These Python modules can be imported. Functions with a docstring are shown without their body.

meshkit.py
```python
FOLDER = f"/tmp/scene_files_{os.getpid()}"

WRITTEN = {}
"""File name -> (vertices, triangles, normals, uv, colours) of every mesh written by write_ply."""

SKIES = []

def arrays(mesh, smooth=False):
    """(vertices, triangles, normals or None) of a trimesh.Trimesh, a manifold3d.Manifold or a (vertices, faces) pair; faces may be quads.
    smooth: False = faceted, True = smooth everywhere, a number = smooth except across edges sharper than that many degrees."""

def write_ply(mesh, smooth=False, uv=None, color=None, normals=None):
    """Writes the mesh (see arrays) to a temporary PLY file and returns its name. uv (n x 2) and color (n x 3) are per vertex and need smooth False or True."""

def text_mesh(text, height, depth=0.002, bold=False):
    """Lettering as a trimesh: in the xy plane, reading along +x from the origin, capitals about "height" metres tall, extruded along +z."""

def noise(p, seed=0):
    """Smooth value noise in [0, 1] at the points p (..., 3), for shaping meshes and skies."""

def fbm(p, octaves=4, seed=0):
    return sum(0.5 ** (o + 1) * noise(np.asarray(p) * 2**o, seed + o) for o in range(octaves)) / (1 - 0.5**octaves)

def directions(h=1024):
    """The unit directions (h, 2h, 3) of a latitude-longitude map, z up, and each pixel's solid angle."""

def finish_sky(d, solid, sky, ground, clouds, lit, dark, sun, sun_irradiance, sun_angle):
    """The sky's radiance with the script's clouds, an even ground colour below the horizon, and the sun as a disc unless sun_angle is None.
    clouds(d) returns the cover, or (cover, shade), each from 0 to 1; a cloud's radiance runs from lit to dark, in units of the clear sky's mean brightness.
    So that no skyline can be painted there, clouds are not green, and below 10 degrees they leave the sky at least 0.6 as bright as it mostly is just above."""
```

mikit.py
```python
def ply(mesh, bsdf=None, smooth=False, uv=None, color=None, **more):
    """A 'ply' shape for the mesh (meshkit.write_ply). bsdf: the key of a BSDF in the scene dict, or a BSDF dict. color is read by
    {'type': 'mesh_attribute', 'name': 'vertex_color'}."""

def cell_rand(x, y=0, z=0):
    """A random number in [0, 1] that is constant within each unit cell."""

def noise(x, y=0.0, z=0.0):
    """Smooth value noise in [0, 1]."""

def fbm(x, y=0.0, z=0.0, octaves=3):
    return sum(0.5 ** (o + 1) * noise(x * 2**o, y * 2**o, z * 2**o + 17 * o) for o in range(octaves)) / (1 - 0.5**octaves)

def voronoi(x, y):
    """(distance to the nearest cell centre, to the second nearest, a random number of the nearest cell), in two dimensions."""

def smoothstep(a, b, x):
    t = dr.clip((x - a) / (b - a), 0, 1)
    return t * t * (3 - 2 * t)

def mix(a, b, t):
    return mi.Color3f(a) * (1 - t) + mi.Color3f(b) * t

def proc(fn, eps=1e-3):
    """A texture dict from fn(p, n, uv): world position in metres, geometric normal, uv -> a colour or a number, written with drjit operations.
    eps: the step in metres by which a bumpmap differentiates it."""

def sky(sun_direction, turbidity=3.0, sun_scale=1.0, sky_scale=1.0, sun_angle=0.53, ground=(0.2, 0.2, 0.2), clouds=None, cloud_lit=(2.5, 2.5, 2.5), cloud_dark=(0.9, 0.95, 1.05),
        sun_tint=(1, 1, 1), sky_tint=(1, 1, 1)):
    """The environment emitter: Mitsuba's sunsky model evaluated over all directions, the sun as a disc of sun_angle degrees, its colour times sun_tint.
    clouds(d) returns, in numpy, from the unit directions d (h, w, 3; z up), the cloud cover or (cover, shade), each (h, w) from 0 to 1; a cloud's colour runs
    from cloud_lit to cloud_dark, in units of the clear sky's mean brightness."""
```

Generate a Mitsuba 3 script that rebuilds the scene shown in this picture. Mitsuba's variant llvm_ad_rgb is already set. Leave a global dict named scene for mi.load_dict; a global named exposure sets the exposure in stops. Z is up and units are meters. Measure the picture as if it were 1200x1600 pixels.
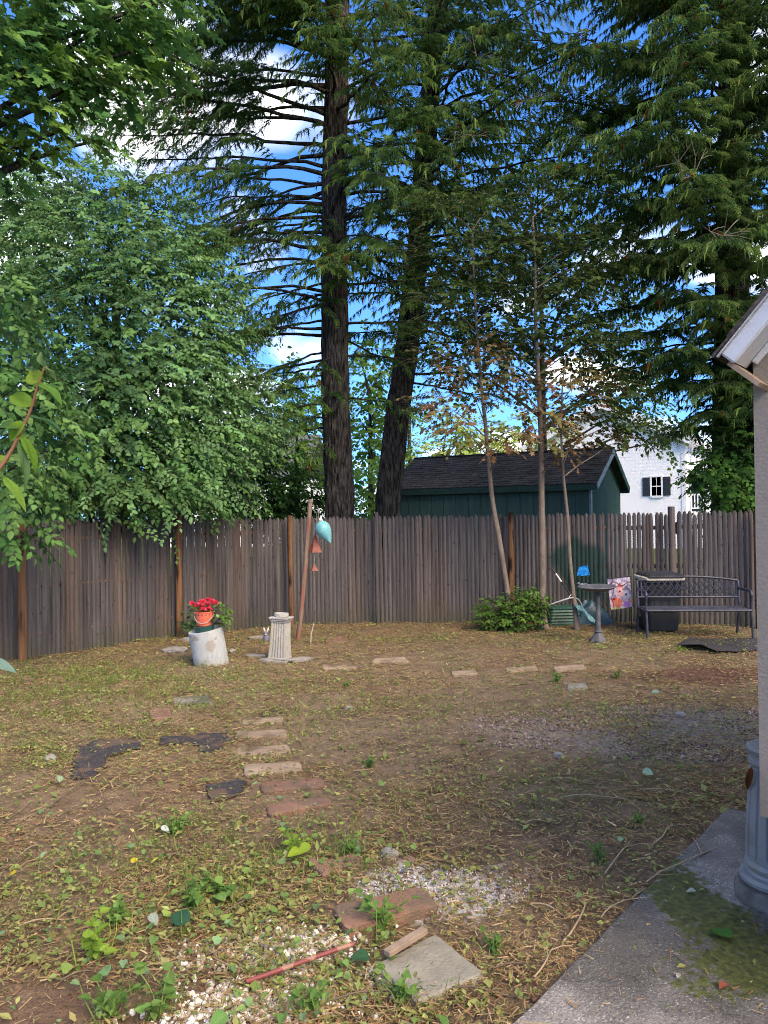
import math, numpy as np, trimesh, drjit as dr, mitsuba as mi, mikit, meshkit
from mikit import proc, noise, fbm, voronoi, cell_rand, smoothstep, mix
from shapely.geometry import Polygon
T = mi.ScalarTransform4f
_mix = mix
def mix(a, b, t):
    a, b = ([float(x) for x in c] if isinstance(c, (tuple, list, np.ndarray)) else c for c in (a, b))
    return _mix(a, b, t)
scene, labels = {'type': 'scene'}, {}

# ------------------------------------------------------------------ camera, sky, exposure
F, PITCH, ROLL, EYE = 1200.0, math.radians(0.40), math.radians(0.75), np.array([0, 0, 1.65])
fwd = np.array([0, math.cos(PITCH), math.sin(PITCH)])
up0 = np.array([0, -math.sin(PITCH), math.cos(PITCH)])
rt0 = np.array([1.0, 0, 0])
UP = up0 * math.cos(ROLL) + rt0 * math.sin(ROLL)
RT = rt0 * math.cos(ROLL) - up0 * math.sin(ROLL)
scene['camera'] = {'type': 'perspective', 'fov': math.degrees(2 * math.atan(600 / F)), 'fov_axis': 'x', 'near_clip': 0.05, 'far_clip': 2000.0,
                   'to_world': T().look_at(origin=EYE.tolist(), target=(EYE + fwd).tolist(), up=UP.tolist())}

def ray(px, py):
    return fwd * F + (px - 600) * RT - (py - 800) * UP

def P(px, py, d):
    'the point at depth d metres in the direction of a pixel of the 1200 x 1600 photograph'
    r = ray(px, py)
    return EYE + r * (d / r[1])

def G(px, py, z=0.0):
    'the point of the level z in the direction of a pixel'
    r = ray(px, py)
    return EYE + r * ((z - EYE[2]) / r[2])

def unit(v):
    v = np.asarray(v, float)
    return v / np.maximum(np.linalg.norm(v, axis=-1, keepdims=True), 1e-9)

SUN = unit([0.42, -0.66, 0.66])
blobs = [((225, 130), .085, 1.0), ((430, 165), .045, .6), ((440, 545), .025, .4)]
def clouds(d):
    ca, sa = math.cos(2.6), math.sin(2.6)
    q = np.stack([d[..., 0] * ca - d[..., 1] * sa, d[..., 0] * sa + d[..., 1] * ca], -1) / (d[..., 2:] + .18)
    q = np.concatenate([q * 1.3, d[..., 2:] * 0 + 3.7], -1)
    n = meshkit.fbm(q * 1.6, 5, 15)
    c = np.clip((n - .495) / .16, 0, 1) * .95
    n2 = meshkit.fbm(d * 22, 4, 8)
    for (px, py), r, s in blobs:
        v = unit(ray(px, py))
        a = np.exp(-(np.arccos(np.clip(d @ v, -1, 1)) / r) ** 2)
        c = np.maximum(c, np.clip((a * s * (.45 + 1.25 * n2) - .22) / .5, 0, 1))
    return c, np.clip((meshkit.fbm(d * 9 + 5, 3, 4) - .35) * .8, 0, .5)
scene['sky'] = mikit.sky(SUN.tolist(), turbidity=2.2, sun_scale=0.52, sky_scale=1.15, sun_angle=34.0, clouds=clouds, sky_tint=(.43, .73, 1.2), cloud_lit=(4.6, 4.5, 4.4), cloud_dark=(2.0, 2.05, 2.15), sun_tint=(1.0, .95, .86), ground=(.12, .1, .08))
exposure = 3.0

# ------------------------------------------------------------------ helpers
def S(r, g, b, k=1.0):
    'linear colour of an sRGB one'
    c = np.array([r, g, b]) / 255.0
    return np.where(c < .04045, c / 12.92, ((c + .055) / 1.055) ** 2.4) * k

def rgb(c):
    return {'type': 'rgb', 'value': [float(x) for x in c]}

def diffuse(c):
    return {'type': 'twosided', 'bsdf': {'type': 'diffuse', 'reflectance': c if isinstance(c, dict) else rgb(c)}}

def pri(c, rough=.6, spec=.4, **k):
    return {'type': 'twosided', 'bsdf': {'type': 'principled', 'base_color': c if isinstance(c, dict) else rgb(c), 'roughness': rough, 'specular': spec, **k}}

def bump(b, fn, scale, eps=2e-3):
    return {'type': 'twosided', 'bsdf': {'type': 'bumpmap', 'arbitrary': proc(fn, eps), 'scale': scale, 'bsdf': b['bsdf'] if b['type'] == 'twosided' else b}}

used = {}
def number(key):
    n = used.get(key, 0)
    used[key] = n + 1
    return key if n == 0 else f'{key}_{n:03d}'

def tag(key, label=None, cat=None, group=None, kind=None):
    d = labels.setdefault(key, {})
    for a, b in (('label', label), ('category', cat), ('group', group), ('kind', kind)):
        if b: d[a] = b
    return key

def thing(name, label, cat, group=None):
    return tag(number(name), label, cat, group)

def part(parent, name, mesh, m, smooth=False, color=None, to=None, kind=None, label=None):
    k = number(parent + '__' + name)
    scene[k] = mesh if isinstance(mesh, dict) else mikit.ply(mesh, m, smooth=smooth, color=color)
    if to is not None: scene[k] = {**scene[k], 'to_world': to}
    if kind or label: tag(k, label, kind=kind)
    return k

def solo(name, mesh, m, label, cat, smooth=False, color=None, group=None, kind=None):
    k = number(name)
    scene[k] = mikit.ply(mesh, m, smooth=smooth, color=color)
    return tag(k, label, cat, group, kind)

def join(ms):
    ms = [(np.asarray(m.vertices), np.asarray(m.faces)) if hasattr(m, 'vertices') else m for m in ms]
    at = np.cumsum([0] + [len(v) for v, f in ms])
    return np.vstack([v for v, f in ms]), np.vstack([f + a for (v, f), a in zip(ms, at)])

def box(lo, hi, r=0.0):
    'a box from corner to corner, its edges chamfered by r'
    lo, hi = np.asarray(lo, float), np.asarray(hi, float)
    if not r:
        b = trimesh.creation.box(bounds=[lo, hi])
        return np.array(b.vertices), np.array(b.faces)
    pts = []
    for s in np.ndindex(2, 2, 2):
        c = np.where(np.array(s) == 0, lo, hi)
        for k in range(3):
            q = c + np.where(np.array(s) == 0, r, -r)
            q[k] = c[k]
            pts.append(q)
    h = trimesh.convex.convex_hull(np.array(pts))
    return np.array(h.vertices), np.array(h.faces)

def rotz(a):
    c, s = math.cos(a), math.sin(a)
    return np.array([[c, -s, 0], [s, c, 0], [0, 0, 1]])

def rotx(a):
    c, s = math.cos(a), math.sin(a)
    return np.array([[1, 0, 0], [0, c, -s], [0, s, c]])

def roty(a):
    c, s = math.cos(a), math.sin(a)
    return np.array([[c, 0, s], [0, 1, 0], [-s, 0, c]])

def mv(m, R=None, t=(0, 0, 0)):
    v, f = (np.asarray(m.vertices), np.asarray(m.faces)) if hasattr(m, 'vertices') else m
    return (v @ R.T if R is not None else v) + np.asarray(t, float), f

def tube(pts, rad, sides=8, rough=0.0, seed=0, cap=True, lobes=None):
    'a tapering tube along a polyline'
    p = np.asarray(pts, float)
    n = len(p)
    rad = np.broadcast_to(np.asarray(rad, float), (n,))
    t = unit(np.gradient(p, axis=0))
    ref = np.array([0, 0, 1.0]) if abs(t[:, 2]).mean() < .8 else np.array([1.0, 0, 0])
    a = unit(np.cross(t, ref)); b = np.cross(t, a)
    th = np.arange(sides) * 2 * np.pi / sides
    rr = rad[:, None] * np.ones(sides)
    if rough:
        s = np.concatenate([[0], np.cumsum(np.linalg.norm(np.diff(p, axis=0), axis=1))])
        q = np.stack([np.cos(th)[None] * 5 + s[:, None] * 0, np.sin(th)[None] * 5 + s[:, None] * 0, s[:, None] * 2.2 + th[None] * 0], -1)
        rr = rr * (1 + rough * (meshkit.fbm(q + seed, 3, seed) - .5) * 2)
    if lobes is not None:
        rr = rr + lobes(p, th)
    v = p[:, None] + rr[..., None] * (np.cos(th)[None, :, None] * a[:, None] + np.sin(th)[None, :, None] * b[:, None])
    i, j = np.meshgrid(np.arange(n - 1), np.arange(sides), indexing='ij')
    q = np.stack([i * sides + j, i * sides + (j + 1) % sides, (i + 1) * sides + (j + 1) % sides, (i + 1) * sides + j], -1).reshape(-1, 4)
    f = np.vstack([q[:, [0, 2, 1]], q[:, [0, 3, 2]]])
    v = v.reshape(-1, 3)
    if cap:
        k = len(v); v = np.vstack([v, p[:1], p[-1:]])
        jj = np.arange(sides)
        f = np.vstack([f, np.stack([jj * 0 + k, jj, (jj + 1) % sides], 1), np.stack([jj * 0 + k + 1, (n - 1) * sides + (jj + 1) % sides, (n - 1) * sides + jj], 1)])
    return v, f

def lathe(profile, sides=32, flute=None):
    'a surface of revolution about z from (radius, z) pairs'
    p = np.asarray(profile, float)
    th = np.arange(sides) * 2 * np.pi / sides
    r = p[:, 0][:, None] * np.ones(sides)
    if flute is not None: r = flute(r, p[:, 1][:, None], th[None])
    v = np.stack([r * np.cos(th), r * np.sin(th), p[:, 1][:, None] + th * 0], -1).reshape(-1, 3)
    i, j = np.meshgrid(np.arange(len(p) - 1), np.arange(sides), indexing='ij')
    q = np.stack([i * sides + j, i * sides + (j + 1) % sides, (i + 1) * sides + (j + 1) % sides, (i + 1) * sides + j], -1).reshape(-1, 4)
    return v, np.vstack([q[:, [0, 1, 2]], q[:, [0, 2, 3]]])

def bar(a, b, w, h=None, upv=(0, 0, 1)):
    'a square bar between two points'
    a, b = np.asarray(a, float), np.asarray(b, float)
    h = h or w
    t = unit(b - a); s = np.cross(t, upv)
    s = unit(s) if np.linalg.norm(s) > 1e-6 else np.array([1.0, 0, 0])
    u = np.cross(s, t)
    m = box((-w / 2, 0, -h / 2), (w / 2, np.linalg.norm(b - a), h / 2), min(w, h) * .12)
    return m[0] @ np.array([s, t, u]) + a, m[1]

def resample(pts, n):
    p = np.asarray(pts, float)
    s = np.concatenate([[0], np.cumsum(np.linalg.norm(np.diff(p, axis=0), axis=1))])
    from scipy.interpolate import PchipInterpolator
    return PchipInterpolator(s, p)(np.linspace(0, s[-1], n))

OVATE = (np.array([(0, 0, 0), (.32, .5, .07), (.32, -.5, .07), (.7, .36, .02), (.7, -.36, .02), (1, 0, -.1)]), np.array([(0, 2, 1), (1, 2, 4), (1, 4, 3), (3, 4, 5)]))
RHOMB = (np.array([(0, 0, 0), (.42, .5, .06), (.42, -.5, .06), (1, 0, -.05)]), np.array([(0, 2, 3), (0, 3, 1)]))
STRIP = (np.array([(0, .5, 0), (0, -.5, 0), (1, .35, .0), (1, -.35, .0)]), np.array([(0, 1, 3), (0, 3, 2)]))
BLADE = (np.array([(0, .5, 0), (0, -.5, 0), (.55, .4, .0), (.55, -.4, .0), (1, 0, -.22)]), np.array([(0, 1, 3), (0, 3, 2), (2, 3, 4)]))
_o = [(0, .0), (.02, .16), (-.02, .46), (.26, .34), (.42, .56), (.58, .62), (.58, .36), (.66, .16), (.82, .2), (1, 0)]
_ol = _o + [(a, -b) for a, b in _o[-2:0:-1]]
MAPLE = (np.array([(.4, 0, .03)] + [(a, b, -.12 * abs(b)) for a, b in _ol]), np.array([(0, i + 1, (i + 1) % len(_ol) + 1) for i in range(len(_ol))]))
HEART = (np.array([(.35, 0, -.05), (.0, 0, 0), (-.1, .3, .06), (.15, .52, .1), (.5, .42, .08), (1, 0, -.12), (.5, -.42, .08), (.15, -.52, .1), (-.1, -.3, .06)]), np.array([(0, i, i % 8 + 1) for i in range(1, 9)]))

def scatter(tpl, P0, D, N, L, W, col):
    'copies of a small flat template as ONE mesh with a colour per copy: (mesh, colours)'
    tv, tf = tpl
    D = unit(D); Sd = unit(np.cross(N, D)); N = np.cross(D, Sd)
    L = np.broadcast_to(L, (len(P0),)); W = np.broadcast_to(W, (len(P0),))
    v = (P0[:, None] + (L[:, None] * tv[:, 0])[..., None] * D[:, None] + (W[:, None] * tv[:, 1])[..., None] * Sd[:, None] + (L[:, None] * tv[:, 2])[..., None] * N[:, None])
    f = tf[None] + (np.arange(len(P0)) * len(tv))[:, None, None]
    return (v.reshape(-1, 3), f.reshape(-1, 3)), np.repeat(np.clip(col, 0, 1), len(tv), axis=0)

def joinc(ms):
    at = np.cumsum([0] + [len(m[0][0]) for m in ms])
    return (np.vstack([m[0][0] for m in ms]), np.vstack([m[0][1] + a for m, a in zip(ms, at)])), np.vstack([m[1] for m in ms])

def pick(rng, cols, n, var=.22):
    'n colours mixed from a few, each a little lighter or darker'
    cols = np.asarray(cols, float)
    w = rng.dirichlet(np.ones(len(cols)) * .5, n)
    return (w @ cols) * np.exp(rng.normal(0, var, (n, 1)))

def rand_unit(rng, n):
    return unit(rng.normal(size=(n, 3)))

def gz(x, y):
    'height of the yard'
    x, y = np.asarray(x, float), np.asarray(y, float)
    q = np.stack([x, y, x * 0], -1)
    near = np.exp(-((np.hypot(x, y - 6) / 11) ** 4))
    return near * ((meshkit.fbm(q * .7, 3, 2) - .5) * .07 + (meshkit.fbm(q * 5, 3, 5) - .5) * .03) - .004

# ------------------------------------------------------------------ materials
def attr(): return {'type': 'mesh_attribute', 'name': 'vertex_color'}
scene['m_leaf'] = {'type': 'principledthin', 'base_color': attr(), 'roughness': .45, 'diff_trans': .7, 'eta': 1.4}
scene['m_needle'] = {'type': 'principledthin', 'base_color': attr(), 'roughness': .6, 'diff_trans': .7, 'eta': 1.3}
scene['m_litter'] = diffuse(attr())
scene['m_bark'] = bump(diffuse(proc(lambda p, n, uv: mix(mix((.024, .022, .021), (.098, .088, .079), smoothstep(.25, .75, fbm(p.x * 38, p.y * 38, p.z * 6, 3))), (.10, .105, .075), smoothstep(.62, .8, fbm(p.x * 3, p.y * 3, p.z * 1.2 + 9, 3)) * .6))),
                       lambda p, n, uv: fbm(p.x * 34, p.y * 34, p.z * 5, 3), .12, 4e-3)
scene['m_sapling'] = bump(diffuse(proc(lambda p, n, uv: mix((.11, .085, .065), (.24, .20, .165), fbm(p.x * 20, p.y * 20, p.z * 6, 3)))), lambda p, n, uv: noise(p.x * 60, p.y * 60, p.z * 25), .006)
scene['m_twig'] = diffuse(proc(lambda p, n, uv: mix((.05, .038, .03), (.16, .12, .09), noise(p.x * 25, p.y * 25, p.z * 25))))

def fence_col(p, n, uv):
    along = p.x * 9.3 + p.y * 4.1
    streak = fbm(p.x * 60, p.y * 60, p.z * 1.6, 3)
    board = noise(along * 1.55, 3.3)
    c = mix((.030, .027, .029), (.165, .150, .152), dr.clip(streak * .75 + board * .38 - .12, 0, 1))
    c = mix(c, (.20, .125, .085), smoothstep(.55, .9, noise(along * .33, p.z * .3, 5)) * .25)
    knot = smoothstep(.86, .92, noise(p.x * 31, p.y * 31, p.z * 17))
    c = mix(c, (.03, .022, .02), knot * .7)
    foot = 1 - smoothstep(.05, .45, p.z + .22 * noise(along * .8, p.z * 3))
    c = mix(c, (.07, .075, .045), foot * .5)
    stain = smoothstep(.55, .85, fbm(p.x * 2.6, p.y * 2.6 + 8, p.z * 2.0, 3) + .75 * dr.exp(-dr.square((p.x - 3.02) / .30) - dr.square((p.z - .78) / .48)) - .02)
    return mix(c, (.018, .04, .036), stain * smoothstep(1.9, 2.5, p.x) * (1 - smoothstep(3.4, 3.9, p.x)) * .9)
scene['m_fence'] = bump(diffuse(proc(fence_col)), lambda p, n, uv: fbm(p.x * 90, p.y * 90, p.z * 3, 2), .006)
scene['m_post'] = bump(diffuse(proc(lambda p, n, uv: mix(mix((.08, .045, .027), (.26, .14, .075), fbm(p.x * 40, p.y * 40, p.z * 2.5, 3)), (.03, .02, .015), smoothstep(.56, .72, fbm(p.x * 16 + 4, p.y * 16, p.z * 2.2, 3))))), lambda p, n, uv: fbm(p.x * 60, p.y * 60, p.z * 4, 3), .012)

def ell(p, c, ax, ay, ang=0.0):
    'squared distance from an ellipse on the ground, 1 on its rim'
    dx, dy = p.x - float(c[0]), p.y - float(c[1])
    ca, sa = math.cos(ang), math.sin(ang)
    return dr.square((dx * ca + dy * sa) / ax) + dr.square((dy * ca - dx * sa) / ay)

c_grav, c_ash, c_peb, c_red, c_gr2 = G(1030, 1140), G(690, 1385), G(440, 1530), G(1100, 1055), G(330, 1235)
def soil_col(p, n, uv):
    a, b, c3 = fbm(p.x * 1.3, p.y * 1.3, 1, 4), fbm(p.x * 9, p.y * 9, 3, 4), noise(p.x * 75, p.y * 75, 7)
    c = mix((.080, .060, .042), (.19, .142, .095), dr.clip(a * .6 + b * .75 - .2, 0, 1))
    c = mix(c, (.15, .075, .05), smoothstep(.5, .75, fbm(p.x * .8 + 9, p.y * .8, 2, 3)) * .32)
    c = mix(c, (.25, .175, .115), smoothstep(.55, .8, b * .5 + c3 * .5) * .6)
    # straw-coloured thatch over the middle of the yard
    mid = dr.exp(-dr.square((p.y - 7.6) / 3.0) - dr.square((p.x + .6) / 4.0))
    c = mix(c, (.31, .225, .15), dr.clip(mid * (.3 + b), 0, 1) * .6)
    w = 1 - smoothstep(.5, 1.25, ell(p, c_grav, 1.45, .72) + .8 * (fbm(p.x * 4, p.y * 4, 5, 3) - .5))
    c = mix(c, mix((.11, .085, .07), (.36, .31, .27), noise(p.x * 70, p.y * 70, 2)), w * .7)
    w = 1 - smoothstep(.3, 1.2, ell(p, c_ash, .42, .3) + 1.6 * (fbm(p.x * 9, p.y * 9, 6, 3) - .5))
    c = mix(c, (.52, .50, .49), w * smoothstep(.35, .65, noise(p.x * 55, p.y * 55, 9)) * .9)
    w = 1 - smoothstep(.5, 1.3, ell(p, c_red, .9, .45) + .8 * (fbm(p.x * 4, p.y * 4, 8, 3) - .5))
    c = mix(c, (.10, .05, .042), w * .7)
    w = 1 - smoothstep(.4, 1.2, ell(p, G(890, 1235), 1.0, .5, .4) + 1.2 * (fbm(p.x * 5, p.y * 5, 4, 3) - .5))
    c = mix(c, mix((.075, .07, .03), (.12, .13, .04), noise(p.x * 60, p.y * 60, 2)), w * smoothstep(.35, .6, noise(p.x * 22, p.y * 22, 4)) * .5)
    far = smoothstep(13, 17, dr.abs(p.y) + dr.abs(p.x) * .5)
    return mix(c, mix((.05, .08, .025), (.11, .13, .05), b), far)
scene['m_soil'] = bump(diffuse(proc(soil_col)), lambda p, n, uv: fbm(p.x * 30, p.y * 30, 1, 3) + .4 * noise(p.x * 140, p.y * 140, 2), .022, 3e-3)

def conc(p, n, uv):
    q = fbm(p.x * 7, p.y * 7, p.z * 7, 4)
    s = noise(p.x * 130, p.y * 130, p.z * 90)
    c = mix((.12, .113, .105), (.30, .285, .265), dr.clip(q * 1.0 + (s - .5) * .5, 0, 1))
    c = mix(c, (.55, .54, .52), smoothstep(.80, .9, noise(p.x * 210, p.y * 210, 4)) * .7)
    damp = smoothstep(.45, .7, fbm(p.x * 2.1 + 3, p.y * 2.1, 5, 3))
    c = mix(c, c * .5, damp)
    m = 1 - smoothstep(.25, 1.0, ell(p, G(1088, 1425), .62, .20, 1.75) + 1.3 * (fbm(p.x * 7, p.y * 7, 3, 3) - .5) + 1.5 * (fbm(p.x * 45, p.y * 45, 8, 3) - .5))
    m2 = 1 - smoothstep(.3, 1.0, ell(p, G(1180, 1520), .36, .2, .3) + 1.5 * (fbm(p.x * 8, p.y * 8, 6, 3) - .5) + 1.5 * (fbm(p.x * 45, p.y * 45, 8, 3) - .5))
    return mix(c, mix((.03, .034, .018), (.12, .14, .04), fbm(p.x * 60, p.y * 60, 1, 3)), dr.clip(m + m2, 0, 1) * .92)
scene['m_concrete'] = bump(diffuse(proc(conc)), lambda p, n, uv: noise(p.x * 160, p.y * 160, p.z * 160) + fbm(p.x * 18, p.y * 18, 1, 3), .006)
scene['m_paver'] = bump(diffuse(proc(lambda p, n, uv: mix(mix((.15, .14, .115), (.35, .33, .27), fbm(p.x * 12, p.y * 12, p.z * 12, 4)), (.075, .08, .055), smoothstep(.5, .75, fbm(p.x * 6 + 4, p.y * 6, 3, 3)) * .7))), lambda p, n, uv: noise(p.x * 150, p.y * 150, p.z * 150), .005)
scene['m_brick'] = bump(diffuse(proc(lambda p, n, uv: mix(mix((.17, .098, .07), (.29, .18, .13), fbm(p.x * 14, p.y * 14, p.z * 14, 4)), (.12, .10, .075), smoothstep(.48, .75, fbm(p.x * 7 + 4, p.y * 7, 3, 3)) * .75))), lambda p, n, uv: noise(p.x * 140, p.y * 140, p.z * 140), .005)
scene['m_tanstone'] = bump(diffuse(proc(lambda p, n, uv: mix(mix((.22, .165, .115), (.42, .33, .235), fbm(p.x * 11, p.y * 11, p.z * 11, 4)), (.11, .08, .05), smoothstep(.5, .8, fbm(p.x * 5 + 4, p.y * 5, 3, 3)) * .7))), lambda p, n, uv: noise(p.x * 130, p.y * 130, p.z * 130), .005)
scene['m_rubber'] = bump(diffuse(proc(lambda p, n, uv: mix(mix((.034, .033, .036), (.088, .083, .084), fbm(p.x * 60, p.y * 60, 3, 3)), (.15, .105, .075), smoothstep(.48, .68, fbm(p.x * 8, p.y * 8, 3, 4)) * .75))), lambda p, n, uv: noise(p.x * 180, p.y * 180, 1), .0025)
scene['m_pebble'] = diffuse(attr())
def speck(c, v=.35, f=30.0, rough=.55, spec=.3, seed=0.0, **k):
    c = np.asarray(c, float)
    lo, hi = tuple((c * (1 - v)).tolist()), tuple(np.minimum(c * (1 + v * .6), .9).tolist())
    return pri(proc(lambda p, n, uv: mix(lo, hi, fbm(p.x * f + seed, p.y * f, p.z * f, 3))), rough, spec, **k)

# ------------------------------------------------------------------ the ground
def axis(lo, hi, n, far):
    mid = np.linspace(lo, hi, n)
    out = np.geomspace(.25, far, 22)
    return np.concatenate([lo - out[::-1], mid, hi + out])
gx, gy = axis(-6.0, 6.0, 230, 600), axis(1.6, 12.6, 270, 600)
X, Y = np.meshgrid(gx, gy, indexing='ij')
q = np.stack([X, Y, X * 0], -1)
inside = np.exp(-((np.hypot(X, Y - 6) / 8) ** 6))
Z = gz(X, Y) + inside * (meshkit.fbm(q * 14, 3, 9) - .5) * .018
i, j = np.meshgrid(np.arange(len(gx) - 1), np.arange(len(gy) - 1), indexing='ij')
w = len(gy)
quads = np.stack([i * w + j, (i + 1) * w + j, (i + 1) * w + j + 1, i * w + j + 1], -1).reshape(-1, 4)
scene['ground'] = mikit.ply((np.stack([X, Y, Z], -1).reshape(-1, 3), quads), 'm_soil', smooth=True)
tag('ground', 'bare brown soil of the back yard with thatch and weeds', kind='structure')

# patio slab at the lower right, parallel to the house
U = np.array([.64, .768, 0]); U /= np.linalg.norm(U)
Vv = np.array([U[1], -U[0], 0])
ps = G(812, 1600); ps = ps + .0 * U
def patio_slab(a0, a1, b0, b1):
    m = box((0, 0, -.25), (a1 - a0, b1 - b0, .035), .012)
    m = trimesh.Trimesh(*m, process=False).subdivide_to_size(.12)
    o = ps + U * a0 + Vv * b0
    R = np.array([U, Vv, [0, 0, 1]]).T
    v = np.asarray(m.vertices)
    wob = (meshkit.fbm(v * 8, 3, 4) - .5) * .02
    v = v.copy(); v[:, 1] += np.where(v[:, 1] < .03, wob, 0); v[:, 2] += (meshkit.fbm(v * [3, 3, 0], 2, 1) - .5) * .006
    return mv((v, np.asarray(m.faces)[:, ::-1]), R, o)
scene['patio'] = mikit.ply(patio_slab(-.30, 2.25, 0, 2.6), 'm_concrete', smooth=30)
tag('patio', 'grey concrete patio slab with green moss', kind='structure')
scene['patio_001'] = mikit.ply(patio_slab(-2.2, -.312, 0, 2.6), 'm_concrete', smooth=30)
tag('patio_001', 'nearest grey concrete patio slab', kind='structure')

# ------------------------------------------------------------------ fence
def picket_mesh(wd, h, seed):
    r = np.random.default_rng(seed)
    xs = np.array([-.5, -.27, 0, .27, .5]) * wd
    ys = np.array([0, -.010, -.014, -.010, 0.0])
    tops = np.array([-.062, -.016, 0, -.016, -.062]) * (wd / .066) + r.normal(0, .002, 5)
    zs = [0, h * .33, h * .66]
    rows = [np.stack([xs + r.normal(0, .0012), ys + r.normal(0, .0012), np.full(5, z)], 1) for z in zs] + [np.stack([xs, ys, h + tops], 1)]
    front = np.vstack(rows)
    back = front.copy(); back[:, 1] = .008
    v = np.vstack([front, back]); n = len(front); f = []
    for a in range(3):
        for b in range(4):
            k = a * 5 + b
            f += [(k, k + 1, k + 6), (k, k + 6, k + 5)]
    for a in range(3):
        for b in (0, 4):
            k = a * 5 + b
            f += [(k, k + 5, n + k + 5), (k, n + k + 5, n + k)]
    for b in range(4):
        k = 15 + b
        f += [(k, k + 1, n + k + 1), (k, n + k + 1, n + k)]
    f += [(n, n + 4, n + 19), (n, n + 19, n + 15)]
    return v, np.array(f)
PICK = {wd: [mikit.ply(picket_mesh(wd, 1.70 + .012 * math.sin(k * 2.3), k), 'm_fence', smooth=25) for k in range(7)] for wd in (.0605, .066, .058)}
rngf = np.random.default_rng(5)

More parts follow.
